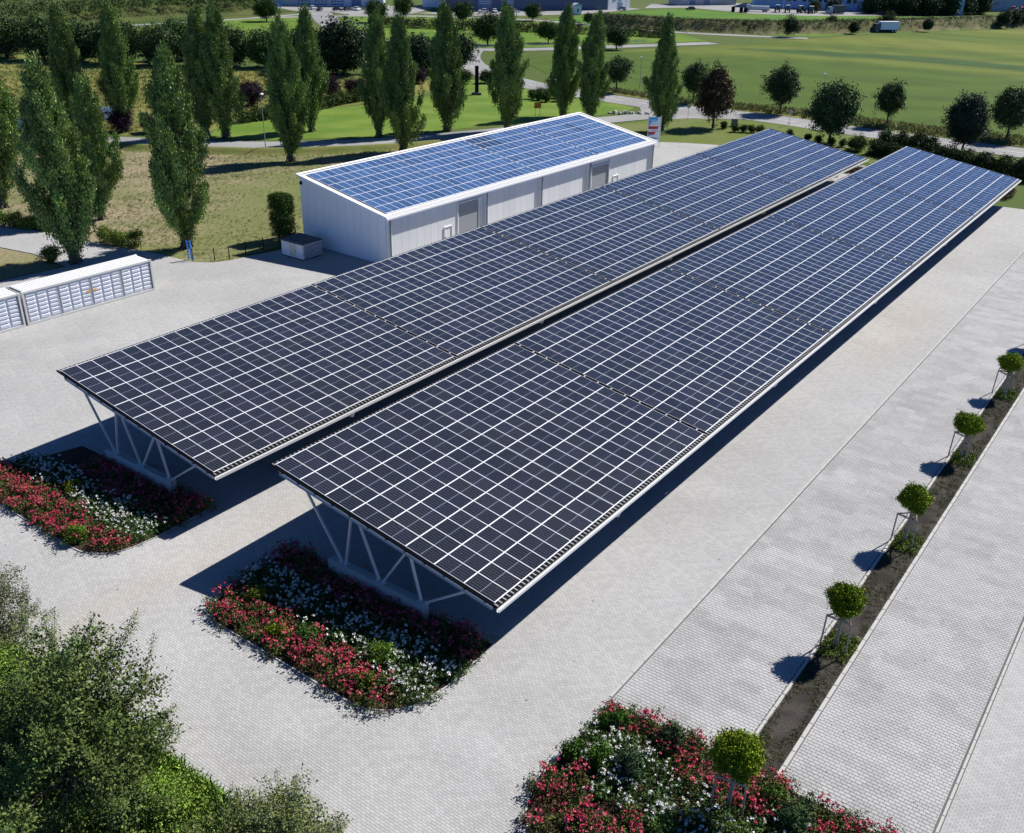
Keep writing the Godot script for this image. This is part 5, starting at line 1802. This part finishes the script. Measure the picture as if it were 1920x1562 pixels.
func road_trees() -> void:
	var g := "young trees along the country road"
	var dk := Color(0.066, 0.112, 0.040)
	round_tree("maple", "small round tree left of the street lamp at the junction", Vector3(-54.4, 0, -159.6), 7.0, 2.7, 2.3, dk, 701, g, 34, 20)
	round_tree("maple", "slender tree right behind the last poplar", Vector3(-35.5, 0, -158.0), 7.8, 2.5, 2.4, dk, 702, g, 34, 20)
	round_tree("copper_tree", "brownish red tree with pointed crown at the roadside", Vector3(-20.0, 0, -135.0), 10.4, 3.3, 1.8, Color(0.085, 0.066, 0.036), 703, "", 54, 24, 0.5)
	round_tree("maple", "dark round tree with leafy stem on the field verge", Vector3(-17.0, 0, -157.9), 8.3, 3.0, 2.4, dk * 0.9, 704, g, 44, 22)
	round_tree("maple", "broad dark tree in front of the road, above the left carport's end", Vector3(0.8, 0, -135.4), 9.4, 3.5, 2.2, dk * 0.95, 705, "", 66, 24)
	round_tree("maple", "small tree on the verge above the gap between the carports", Vector3(3.1, 0, -158.3), 7.4, 2.5, 2.2, Color(0.045, 0.085, 0.026), 706, g, 34, 20)
	round_tree("grey_tree", "dense grey green tree behind the right carport's far end", Vector3(19.8, 0, -143.6), 8.6, 2.9, 0.9, Color(0.050, 0.072, 0.042), 707, "", 66, 26)
	round_tree("maple", "tree on the verge at the right edge of the picture", Vector3(23.3, 0, -158.8), 8.3, 3.1, 2.5, dk, 708, g, 44, 22)
	cover("verge_grass", "tall pale grass on the verge between the road and the crop field", "grass", V2([90, -158.5, 14, -154.2, -1, -154.6, -18, -157.4, -30, -156, -45, -157, -60, -159.5, -70, -162, -66, -165, -38, -161, -16, -165, 10, -163, 90, -167.5]), 5200, M.blade, M.leaf, -0.1, 0.0, 0.25, 0.55, Color(0.30, 0.32, 0.13), 709, 1.0)
	# clipped box balls and hedges near the road
	var k := 0
	for p: Vector2 in [Vector2(-18.4, -135.9), Vector2(-15.4, -134.2), Vector2(-14.2, -134.9), Vector2(-13.0, -135.6), Vector2(-11.7, -136.2), Vector2(-0.6, -134.3), Vector2(1.7, -134.1), Vector2(3.6, -133.8), Vector2(5.3, -133.4), Vector2(-2.6, -134.8), Vector2(-6.2, -136)]:
		bush("box_bush", "%s clipped dark box bush in the row before the country road" % ["leftmost", "second from left", "third from left", "fourth from left", "fifth from left", "front middle", "third from right", "second from right", "rightmost", "lone left middle", "lone middle"][k], Vector3(p.x, 0, p.y), Vector3(0.75, 0.65, 0.75), Color(0.04, 0.068, 0.02), 720 + k, "box bushes before the country road", 10, 10, "bush", 0.24, 0.36)
		k += 1
	k = 0
	for p: Vector2 in [Vector2(-62.6, -140.3), Vector2(-60.5, -139.8), Vector2(-58.2, -139), Vector2(-63.5, -144.4), Vector2(-61.5, -144.9), Vector2(-59.3, -144.6), Vector2(-57.0, -141.4), Vector2(-61, -142.4)]:
		bush("box_bush", "%s of the clipped round bushes by the road bend, right of the black pylon" % ["leftmost front", "second front", "third front", "leftmost back", "second back", "third back", "rightmost", "centre"][k], Vector3(p.x, 0, p.y), Vector3(1.05, 0.9, 1.05), Color(0.055, 0.105, 0.022), 740 + k, "round bushes by the bend of the road", 12, 12, "bush", 0.3, 0.44)
		k += 1
	bush("shrub", "leafy shrub between the two carports' far ends", Vector3(6.6, 0, -132.2), Vector3(1.5, 1.25, 1.5), Color(0.06, 0.11, 0.028), 760, "", 22, 14)
	hedge("hedge", "bushy green hedge behind the right carport, left part", V2([9.2, -134.5, 12.5, -136.0, 17.0, -137.5]), 2.4, 2.5, Color(0.055, 0.10, 0.025), 761, "", 95.0, 0.3, "hedge", 0.5)
	hedge("hedge", "dark hedge behind the far right corner of the carport", V2([17.5, -131.5, 24, -128.0, 31, -127.0, 42, -128.0]), 2.8, 2.3, Color(0.045, 0.080, 0.022), 762, "", 105.0, 0.25, "hedge", 0.5)
	hedge("hedge", "low dark hedge below the grey green tree", V2([8.8, -131.8, 14, -129.5, 19, -128.8]), 2.2, 1.7, Color(0.045, 0.080, 0.022), 763, "", 90.0, 0.25, "hedge", 0.45)
	# flower beds at the far ends of the carports
	hedge("rose_row", "rose bushes at the far end of the left carport", V2([9.6, -116.0, 12.6, -116.6]), 3.0, 0.6, Color(0.09, 0.08, 0.035), 764, "", 110.0, 0.3, "roses", 0.26)
	hedge("rose_row", "rose bushes at the far end of the right carport", V2([29, -114.6, 33.2, -114.6]), 4.0, 0.7, Color(0.13, 0.08, 0.035), 765, "", 130.0, 0.3, "roses", 0.26)
	# purple shrubs and low hedges of the wild meadow
	cover("wild_grass", "tall yellowish grass of the wild meadow behind the lane", "grass", V2([-190, -60, -190, -108, -157, -120, -140, -131, -119, -137, -100, -134, -86, -125, -88, -104, -90, -86, -83, -74, -92, -64, -104, -56, -140, -26]), 9000, M.blade, M.leaf, -0.15, -0.05, 0.22, 0.5, Color(0.30, 0.31, 0.12), 792, 0.8)
	k = 0
	for q: Array in [[Vector2(-91.8, -65.6), 2.5, "dark purple shrub at the foot of a poplar by the lane"], [Vector2(-87.8, -68.5), 1.8, "purple shrub beside the lane, right of the first"], [Vector2(-97, -97), 2.6, "purple bush left of the street lamp"], [Vector2(-103, -102), 2.4, "purple bush behind the street lamp"], [Vector2(-94.5, -115), 2.6, "left purple bush behind the tight poplar pair"], [Vector2(-90.5, -118.5), 2.5, "purple bush by the green hedge behind the poplar pair"], [Vector2(-93.8, -141), 2.3, "purple bush between two poplars above the meadow"]]:
		bush("purple_shrub", q[2], Vector3(q[0].x, 0, q[0].y), Vector3(q[1], q[1] * 0.75, q[1]), Color(0.040, 0.022, 0.036), 780 + k, "purple shrubs behind the lane", 26, 16, "shrub", 0.34, 0.56)
		k += 1
	hedge("hedge", "low green hedge at the top of the bright meadow", V2([-84.6, -83.5, -83.4, -95, -85, -103, -86.6, -112, -85.2, -120]), 2.4, 1.6, Color(0.075, 0.12, 0.032), 790, "", 34.0, 0.35, "hedge", 0.55)
	k = 0
	for q: Array in [[Vector2(-99, -88), 3.2], [Vector2(-110, -93), 3.0], [Vector2(-106, -112), 3.4], [Vector2(-91, -126), 2.6], [Vector2(-86, -147), 2.4], [Vector2(-121, -86), 2.2], [Vector2(-83, -152), 2.0], [Vector2(-79, -153), 1.7], [Vector2(-75, -151.5), 1.6]]:
		bush("shrub", ["olive bush in the wild meadow behind the lone poplar", "olive bush farther left in the wild meadow", "large bush in the wild meadow behind the lamp", "bush beside the purple ones", "bush left of the black pylon", "bush near the small pond", "low bush behind the pylon", "small bush right behind the pylon", "small bush by the road bend"][k], Vector3(q[0].x, 0, q[0].y), Vector3(q[1], q[1] * 0.7, q[1]), Color(0.06, 0.095, 0.03), 800 + k, "", 22, 14, "shrub", 0.4, 0.6)
		k += 1

func far_band() -> void:
	# belt of dark trees behind the wild meadow
	var t0 := round_tree("dense_tree", "dense dark tree at the left end of the belt behind the wild meadow", Vector3(-186, 0, -108), 9.5, 5.2, 0.6, Color(0.070, 0.120, 0.040), 820, "", 46, 18)
	var t1 := round_tree("dense_tree", "broad blackish tree right of the straight road's foot", Vector3(-115.5, 0, -140.0), 11.5, 6.4, 0.6, Color(0.040, 0.070, 0.030), 821, "", 60, 20)
	var t2 := round_tree("dense_tree", "mid green leafy tree in the belt behind the lone poplar", Vector3(-150, 0, -128), 9.5, 5.0, 0.8, Color(0.075, 0.145, 0.038), 822, "", 46, 18)
	t2.set_meta("group", "trees of the belt behind the wild meadow")
	var belt := [
		[t0, -176, -112, 0.95, "second tree from the left in the dark belt"], [t0, -167, -116, 1.05, "third tree from the left in the dark belt"], [t0, -158, -121, 0.95, "dark belt tree between the left pair of poplars"],
		[t2, -163, -131, 0.9, "greener tree behind the front row of the belt"], [t0, -146, -133, 0.9, "belt tree right of the mid green one"], [t2, -138, -136, 0.85, "belt tree left of the poplar by the gable"],
		[t0, -130, -140, 0.85, "small belt tree behind the poplar by the gable"], [t1, -124.5, -136.5, 0.78, "dark tree left of the broad blackish one"], [t1, -104, -152, 0.72, "dark tree right of the broad blackish one"], [t1, -101, -162, 0.75, "dark tree behind the meadow poplar"],
		[t2, -112, -163, 0.7, "green tree behind the tight poplar pair"], [t0, -196, -104, 1.0, "belt tree at the very left edge"], [t0, -185, -124, 0.8, "belt tree in the second row at the left"], [t0, -175, -138, 0.85, "belt tree in the second row, middle"]]
	for q: Array in belt:
		var c := copy(q[0], q[4], Vector3(q[1], 0, q[2]), q[1] * 1.3, Vector3.ONE * q[3])
		c.set_meta("group", "trees of the belt behind the wild meadow")
	# embankment on the far left with shrubs, dark wood on it
	var top := V2([-200, -60, -252, -130, -256, -160, -262, -214, -258, -236, -262, -262, -300, -262, -345, -200, -330, -120, -270, -50])
	var em := func(x: float, z: float) -> float:
		var d := 1e9
		for i in top.size():
			d = minf(d, Vector2(x, z).distance_to(Geometry2D.get_closest_point_to_segment(Vector2(x, z), top[i], top[(i + 1) % top.size()])))
		return 6.5 * smoothstep(0.0, 22.0, d)
	struct("embankment", sheet(top, -0.05, 6.0, blend(noise(0.04, 3, 30), Color(0.06, 0.10, 0.028), Color(0.11, 0.13, 0.045)), em), M.dry, "long overgrown embankment at the top left")
	cover("embankment_scrub", "low scrub covering the far left embankment", "scrub", Geometry2D.offset_polygon(top, -4.0)[0], 8500, M.tuft, M.leaf, 4.2, 6.6, 0.8, 1.7, Color(0.075, 0.12, 0.035), 31, 0.8, null)
	var wood := [[-268, -118], [-285, -140], [-292, -155], [-300, -172], [-308, -188], [-300, -205], [-296, -220], [-290, -232], [-284, -244], [-276, -256], [-318, -205], [-310, -222], [-300, -240], [-262, -252]]
	var wi := 0
	for q: Array in wood:
		wi += 1
		copy(t0, "%s dark tree from the left on the crest of the far embankment" % ORD[wi - 1], Vector3(q[0], 5.0, q[1]), q[0], Vector3.ONE * (0.8 + 0.2 * sin(q[1])))
	# trees of the far meadows
	var m0 := round_tree("field_tree", "single tree on the green strip before the pale far hall", Vector3(-233.8, 0, -220.1), 7.4, 4.0, 1.6, Color(0.055, 0.105, 0.025), 830, "", 36, 18)
	for q: Array in [[-131.7, -215.4, 1.15, "tree in the green field left of the tall middle poplar"], [-122.6, -233.9, 0.8, "half hidden tree right of the tall middle poplar"], [-183.5, -268.3, 0.95, "tree in front of the dark hall's left end"], [-172, -296, 0.8, "tree in front of the dark hall, by the little white hut"], [-98, -233, 0.85, "small tree left of the pair right of the orange sign"], [-205, -246, 1.0, "tree beside the straight road, upper end"], [-150, -300, 0.5, "sapling before the dark hall"], [-146, -306, 0.5, "second sapling before the dark hall"], [-212, -268, 1.0, "tree left of the white house"], [-120, -160, 0.8, "tree behind the guard rail bend"]]:
		copy(m0, q[3], Vector3(q[0], 0, q[1]), q[0], Vector3.ONE * q[2])
	# hedge strips
	hedge("hedge_strip", "overgrown strip across the green far meadow", V2([-194, -236, -168, -250, -145, -262, -131, -268, -105, -277]), 7.0, 2.2, Color(0.085, 0.115, 0.035), 840, "", 12.0, 0.4, "hedge", 1.0)
	# railway bank with scrub before the crop field's far side
	var rb := ribbon(smooth(V2([-142, -302, -108, -306, -90, -318, -70, -345, -48, -390, -22, -440, 0, -470])), 15.0)
	var mid := smooth(V2([-142, -302, -108, -306, -90, -318, -70, -345, -48, -390, -22, -440, 0, -470]))
	var rh := func(x: float, z: float) -> float:
		var d := 1e9
		for i in mid.size() - 1:
			d = minf(d, Vector2(x, z).distance_to(Geometry2D.get_closest_point_to_segment(Vector2(x, z), mid[i], mid[i + 1])))
		return 3.4 * smoothstep(7.4, 1.5, d)
	struct("railway_bank", sheet(rb, -0.05, 2.5, blend(noise(0.09, 3, 32), Color(0.11, 0.13, 0.05), Color(0.20, 0.19, 0.10)), rh), M.dry, "overgrown bank between the crop field and the far green field")
	rng.seed = 841
	var xf := []
	var cols := []
	for i in 4600:
		var s := rng.randi() % (mid.size() - 1)
		var p := mid[s].lerp(mid[s + 1], rng.randf()) + Vector2(rng.randfn(), rng.randfn()) * 3.0
		xf.append(spin(Vector3(p.x, rh.call(p.x, p.y) + rng.randf_range(-0.1, 0.4), p.y), rng.randf_range(0.35, 1.0), 0.8, 0.8))
		cols.append(vary(Color(0.19, 0.20, 0.10) if rng.randf() < 0.6 else Color(0.075, 0.115, 0.03), 0.35))
	var scr := many("bank_scrub", M.tuft, M.leaf, xf, cols, self, "stuff")
	tag(scr, "scrub and tall weeds all over the far bank", "scrub", "", "stuff")
	var k := 0
	for q: Array in [[-76.6, -310.9, 3.0, "tall dark bush at the left end of the far bank"], [-74.0, -341.9, 2.4, "dark bush on top of the far bank"], [-64.5, -338.8, 1.6, "small round bush at the foot of the far bank"], [-59.5, -360.0, 3.2, "dark bushes behind the white truck"], [-47.7, -369.3, 1.8, "low bush right of the white truck"], [-30.6, -409, 3.0, "dark bush at the right end of the far bank"], [-28.6, -418.1, 3.0, "second dark bush at the right end of the far bank"], [-27.2, -424, 3.2, "last dark bush at the right end of the far bank"]]:
		bush("shrub", q[3], Vector3(q[0], 0.8, q[1]), Vector3(q[2], q[2] * 0.95, q[2]), Color(0.035, 0.062, 0.022), 850 + k, "", 24, 14, "shrub", 0.6, 0.9)
		k += 1
	# big bushes before the blue hall
	var bt := bush("field_bush", "big bush before the right part of the blue hall, leftmost of the row", Vector3(-93, 0, -446), Vector3(5.5, 4.0, 5.0), Color(0.042, 0.075, 0.025), 870, "big bushes before the blue hall", 40, 18, "bush", 0.9, 1.4)
	var bl := [[-86, -450, 1.0, "second"], [-79, -453, 1.15, "third"], [-72, -458, 1.1, "fourth"], [-67, -467, 1.2, "fifth"], [-62, -476, 1.1, "sixth"], [-57, -487, 1.1, "rightmost"], [-107, -436, 0.7, "small single"], [-114, -432, 0.6, "small left"], [-86, -464, 1.5, "tall hindmost"]]
	for q: Array in bl:
		copy(bt, "%s bush of the row before the blue hall" % q[3], Vector3(q[0], 0, q[1]), q[0], Vector3.ONE * q[2])
	# halls
	var wins := []
	for x: float in [4.0, 10.5, 17.0, 24.0, 31.0, 37.5, 44.0]:
		wins.append([x, 4.3, 2.2, 3.0, "window"])
		wins.append([x + 2.6, 4.3, 1.9, 3.0, "window"])
	wins.append([52.0, 1.8, 8.0, 3.6, "door"])
	wins.append([75.0, 4.0, 9.0, 3.0, "door"])
	hall("long pale blue hall with a row of windows behind the farm machines", Vector2(-150, -446), Vector2(-60, -470), 36, 13, Color(0.30, 0.42, 0.58), wins)
	hall("grey hall right of the big bushes at the top", Vector2(-66, -498), Vector2(-40, -540), 40, 13, Color(0.26, 0.30, 0.36), [])
	hall("dark blue grey hall with roller doors behind the middle poplars", Vector2(-219, -312), Vector2(-184, -369), 40, 13, Color(0.075, 0.095, 0.15), [[10.0, 2.6, 6.0, 5.2, "door"], [20.0, 2.6, 6.0, 5.2, "door"]])
	hall("white end building of the dark hall", Vector2(-183.6, -369.6), Vector2(-181, -384), 22, 11, Color(0.66, 0.67, 0.68), [[4.0, 5.0, 2.0, 3.0, "window"], [8.0, 5.0, 2.0, 3.0, "window"], [8.0, 1.4, 3.0, 2.6, "door"]])
	hall("pale hall with roller doors of small panes at the top left", Vector2(-298, -268), Vector2(-256, -304), 24, 10, Color(0.50, 0.56, 0.60), [[22.0, 3.2, 5.0, 5.4, "lights"], [29.0, 3.2, 5.0, 5.4, "lights"], [36.0, 3.2, 5.0, 5.4, "lights"], [44.0, 2.6, 4.0, 4.6, "door"]])
	hall("grey hall left of the pale one, at the top", Vector2(-318, -236), Vector2(-300, -262), 20, 9, Color(0.33, 0.36, 0.40), [[8.0, 2.4, 4.0, 4.2, "door"]])
	hall("white house with dark windows left of the dark hall", Vector2(-246, -318), Vector2(-226, -330), 12, 5.5, Color(0.72, 0.73, 0.74), [[5.0, 3.6, 1.3, 1.4, "window"], [10.0, 3.6, 1.3, 1.4, "window"], [15.0, 3.6, 1.3, 1.4, "window"], [20.0, 1.2, 1.6, 2.3, "door"]])
	hall("small white hut before the dark hall", Vector2(-178, -334), Vector2(-176.4, -336.6), 3, 3.2, Color(0.7, 0.7, 0.7), [[1.5, 1.6, 0.9, 1.3, "window"]], 0.8)
	hall("stone grey shed at the top centre", Vector2(-176, -424), Vector2(-160, -450), 12, 7, Color(0.42, 0.40, 0.38), [[6.0, 2.0, 3.0, 3.4, "door"], [14, 2.0, 3.0, 3.4, "door"]])
	flag("lime green flag left of the blue hall", Vector3(-140, 0, -424), 9.5, Color(0.5, 0.62, 0.03))
	flag("orange flag before the blue hall", Vector3(-127, 0, -428), 10.0, Color(0.75, 0.10, 0.02))
	flag("red and pink flag before the blue hall's middle", Vector3(-107, 0, -434), 10.0, Color(0.62, 0.05, 0.08))
	# machines
	tractor("green tractor, leftmost of the two side by side", Vector3(-125.5, 0, -418.0), 1.9, Color(0.05, 0.10, 0.05))
	tractor("dark tractor, second of the two side by side", Vector3(-121.5, 0, -419.6), 1.9, Color(0.04, 0.05, 0.05))
	tractor("tractor standing apart with a pale cab roof", Vector3(-116.2, 0, -421.6), 1.2, Color(0.06, 0.09, 0.05))
	tractor("tractor with the white cab roof right of the lone lawn edge", Vector3(-112.0, 0, -423.0), 1.6, Color(0.05, 0.08, 0.06))
	truck("truck", "dark lorry with raised pale cab before the blue hall", Vector3(-104.5, 0, -428.0), 0.9, Color(0.28, 0.33, 0.38), Color(0.05, 0.06, 0.07), 6.0, 2.6)
	truck("trailer_truck", "flat lorry loaded with pale goods at the left of the forecourt", Vector3(-136.0, 0, -413.0), 0.5, Color(0.5, 0.5, 0.5), Color(0.55, 0.55, 0.53), 8.0, 1.4)
	truck("box_truck", "white box truck with dark cab on the field edge", Vector3(-60.0, 0, -352.4), 0.835, Color(0.06, 0.06, 0.075), Color(0.72, 0.73, 0.75), 7.2, 2.7)
	var cl := [Color(0.6, 0.6, 0.62), Color(0.03, 0.035, 0.05), Color(0.65, 0.65, 0.66), Color(0.05, 0.055, 0.07), Color(0.30, 0.31, 0.33), Color(0.02, 0.10, 0.35)]
	var cars := [[-264, -270.2, 2, "white car before the roller doors"], [-257.5, -268.4, 1, "dark car before the roller doors, nearest the road"], [-252.5, -273.5, 3, "dark grey car in the middle of the parked row"], [-250.6, -277.5, 1, "black car in the parked row"], [-249.4, -281.5, 0, "pale car in the parked row"], [-250.5, -286, 3, "dark car at the right end of the parked row"], [-281, -267, 5, "blue car at the left by the grey hall"], [-287, -270, 0, "silver car beside the blue one"],
		[-209.5, -314, 2, "white car before the dark hall's first door"], [-206.0, -317, 2, "white car before the dark hall's second door"], [-200, -323, 4, "grey car before the dark hall"], [-183.5, -344, 1, "dark car behind the saplings"], [-178, -372, 4, "grey car right of the white end building"], [-158, -398, 1, "dark car at the side road right of the shed"]]
	k = 0
	for q: Array in cars:
		car(q[3], Vector3(q[0], 0, q[1]), q[0] * 0.37, cl[q[2]])
		k += 1
	# dark pallets and bins on the forecourt edge
	for q: Array in [[-140.5, -404.5, "dark bin at the left edge of the forecourt"], [-136.8, -404.8, "pair of dark bins, left one"], [-134.9, -405.0, "pair of dark bins, right one"]]:
		var b := thing("waste_bin", q[2], "bin", Vector3(q[0], 0, q[1]), 0.4)
		var m := Mb.new()
		m.pad(Vector3.ZERO, Vector3(1.5, 1.9, 1.3), 0.2)
		part("tub", m.done(), M.black, b)
		var l := Mb.new()
		l.pad(Vector3(0, 1.9, 0), Vector3(1.6, 0.15, 1.4), 0.05)
		part("lid", l.done(), M.sheet, b)
	# scrap heap at the right edge
	rng.seed = 880
	var hp := V2([-44, -478, -34, -500, -20, -505, -22, -480, -34, -470])
	var sx := []
	var sc := []
	for i in 420:
		var p := Vector2(rng.randf_range(-44, -20), rng.randf_range(-505, -470))
		if not Geometry2D.is_point_in_polygon(p, hp): continue
		sx.append(Transform3D(Basis.from_euler(Vector3(rng.randf() * 6, rng.randf() * 6, rng.randf() * 6)).scaled(Vector3(rng.randf_range(0.4, 1.8), rng.randf_range(0.3, 1.0), rng.randf_range(0.4, 1.8))), Vector3(p.x, rng.randf_range(0.2, 4.0), p.y)))
		sc.append([Color(0.5, 0.5, 0.5), Color(0.12, 0.1, 0.09), Color(0.3, 0.06, 0.05), Color(0.2, 0.2, 0.22), Color(0.05, 0.05, 0.05)][rng.randi() % 5])
	var bm := BoxMesh.new()
	var so := many("scrap_heap", bm, M.stone, sx, sc, self, "stuff")
	tag(so, "heap of mixed scrap and machine parts at the top right", "scrap heap", "", "stuff")
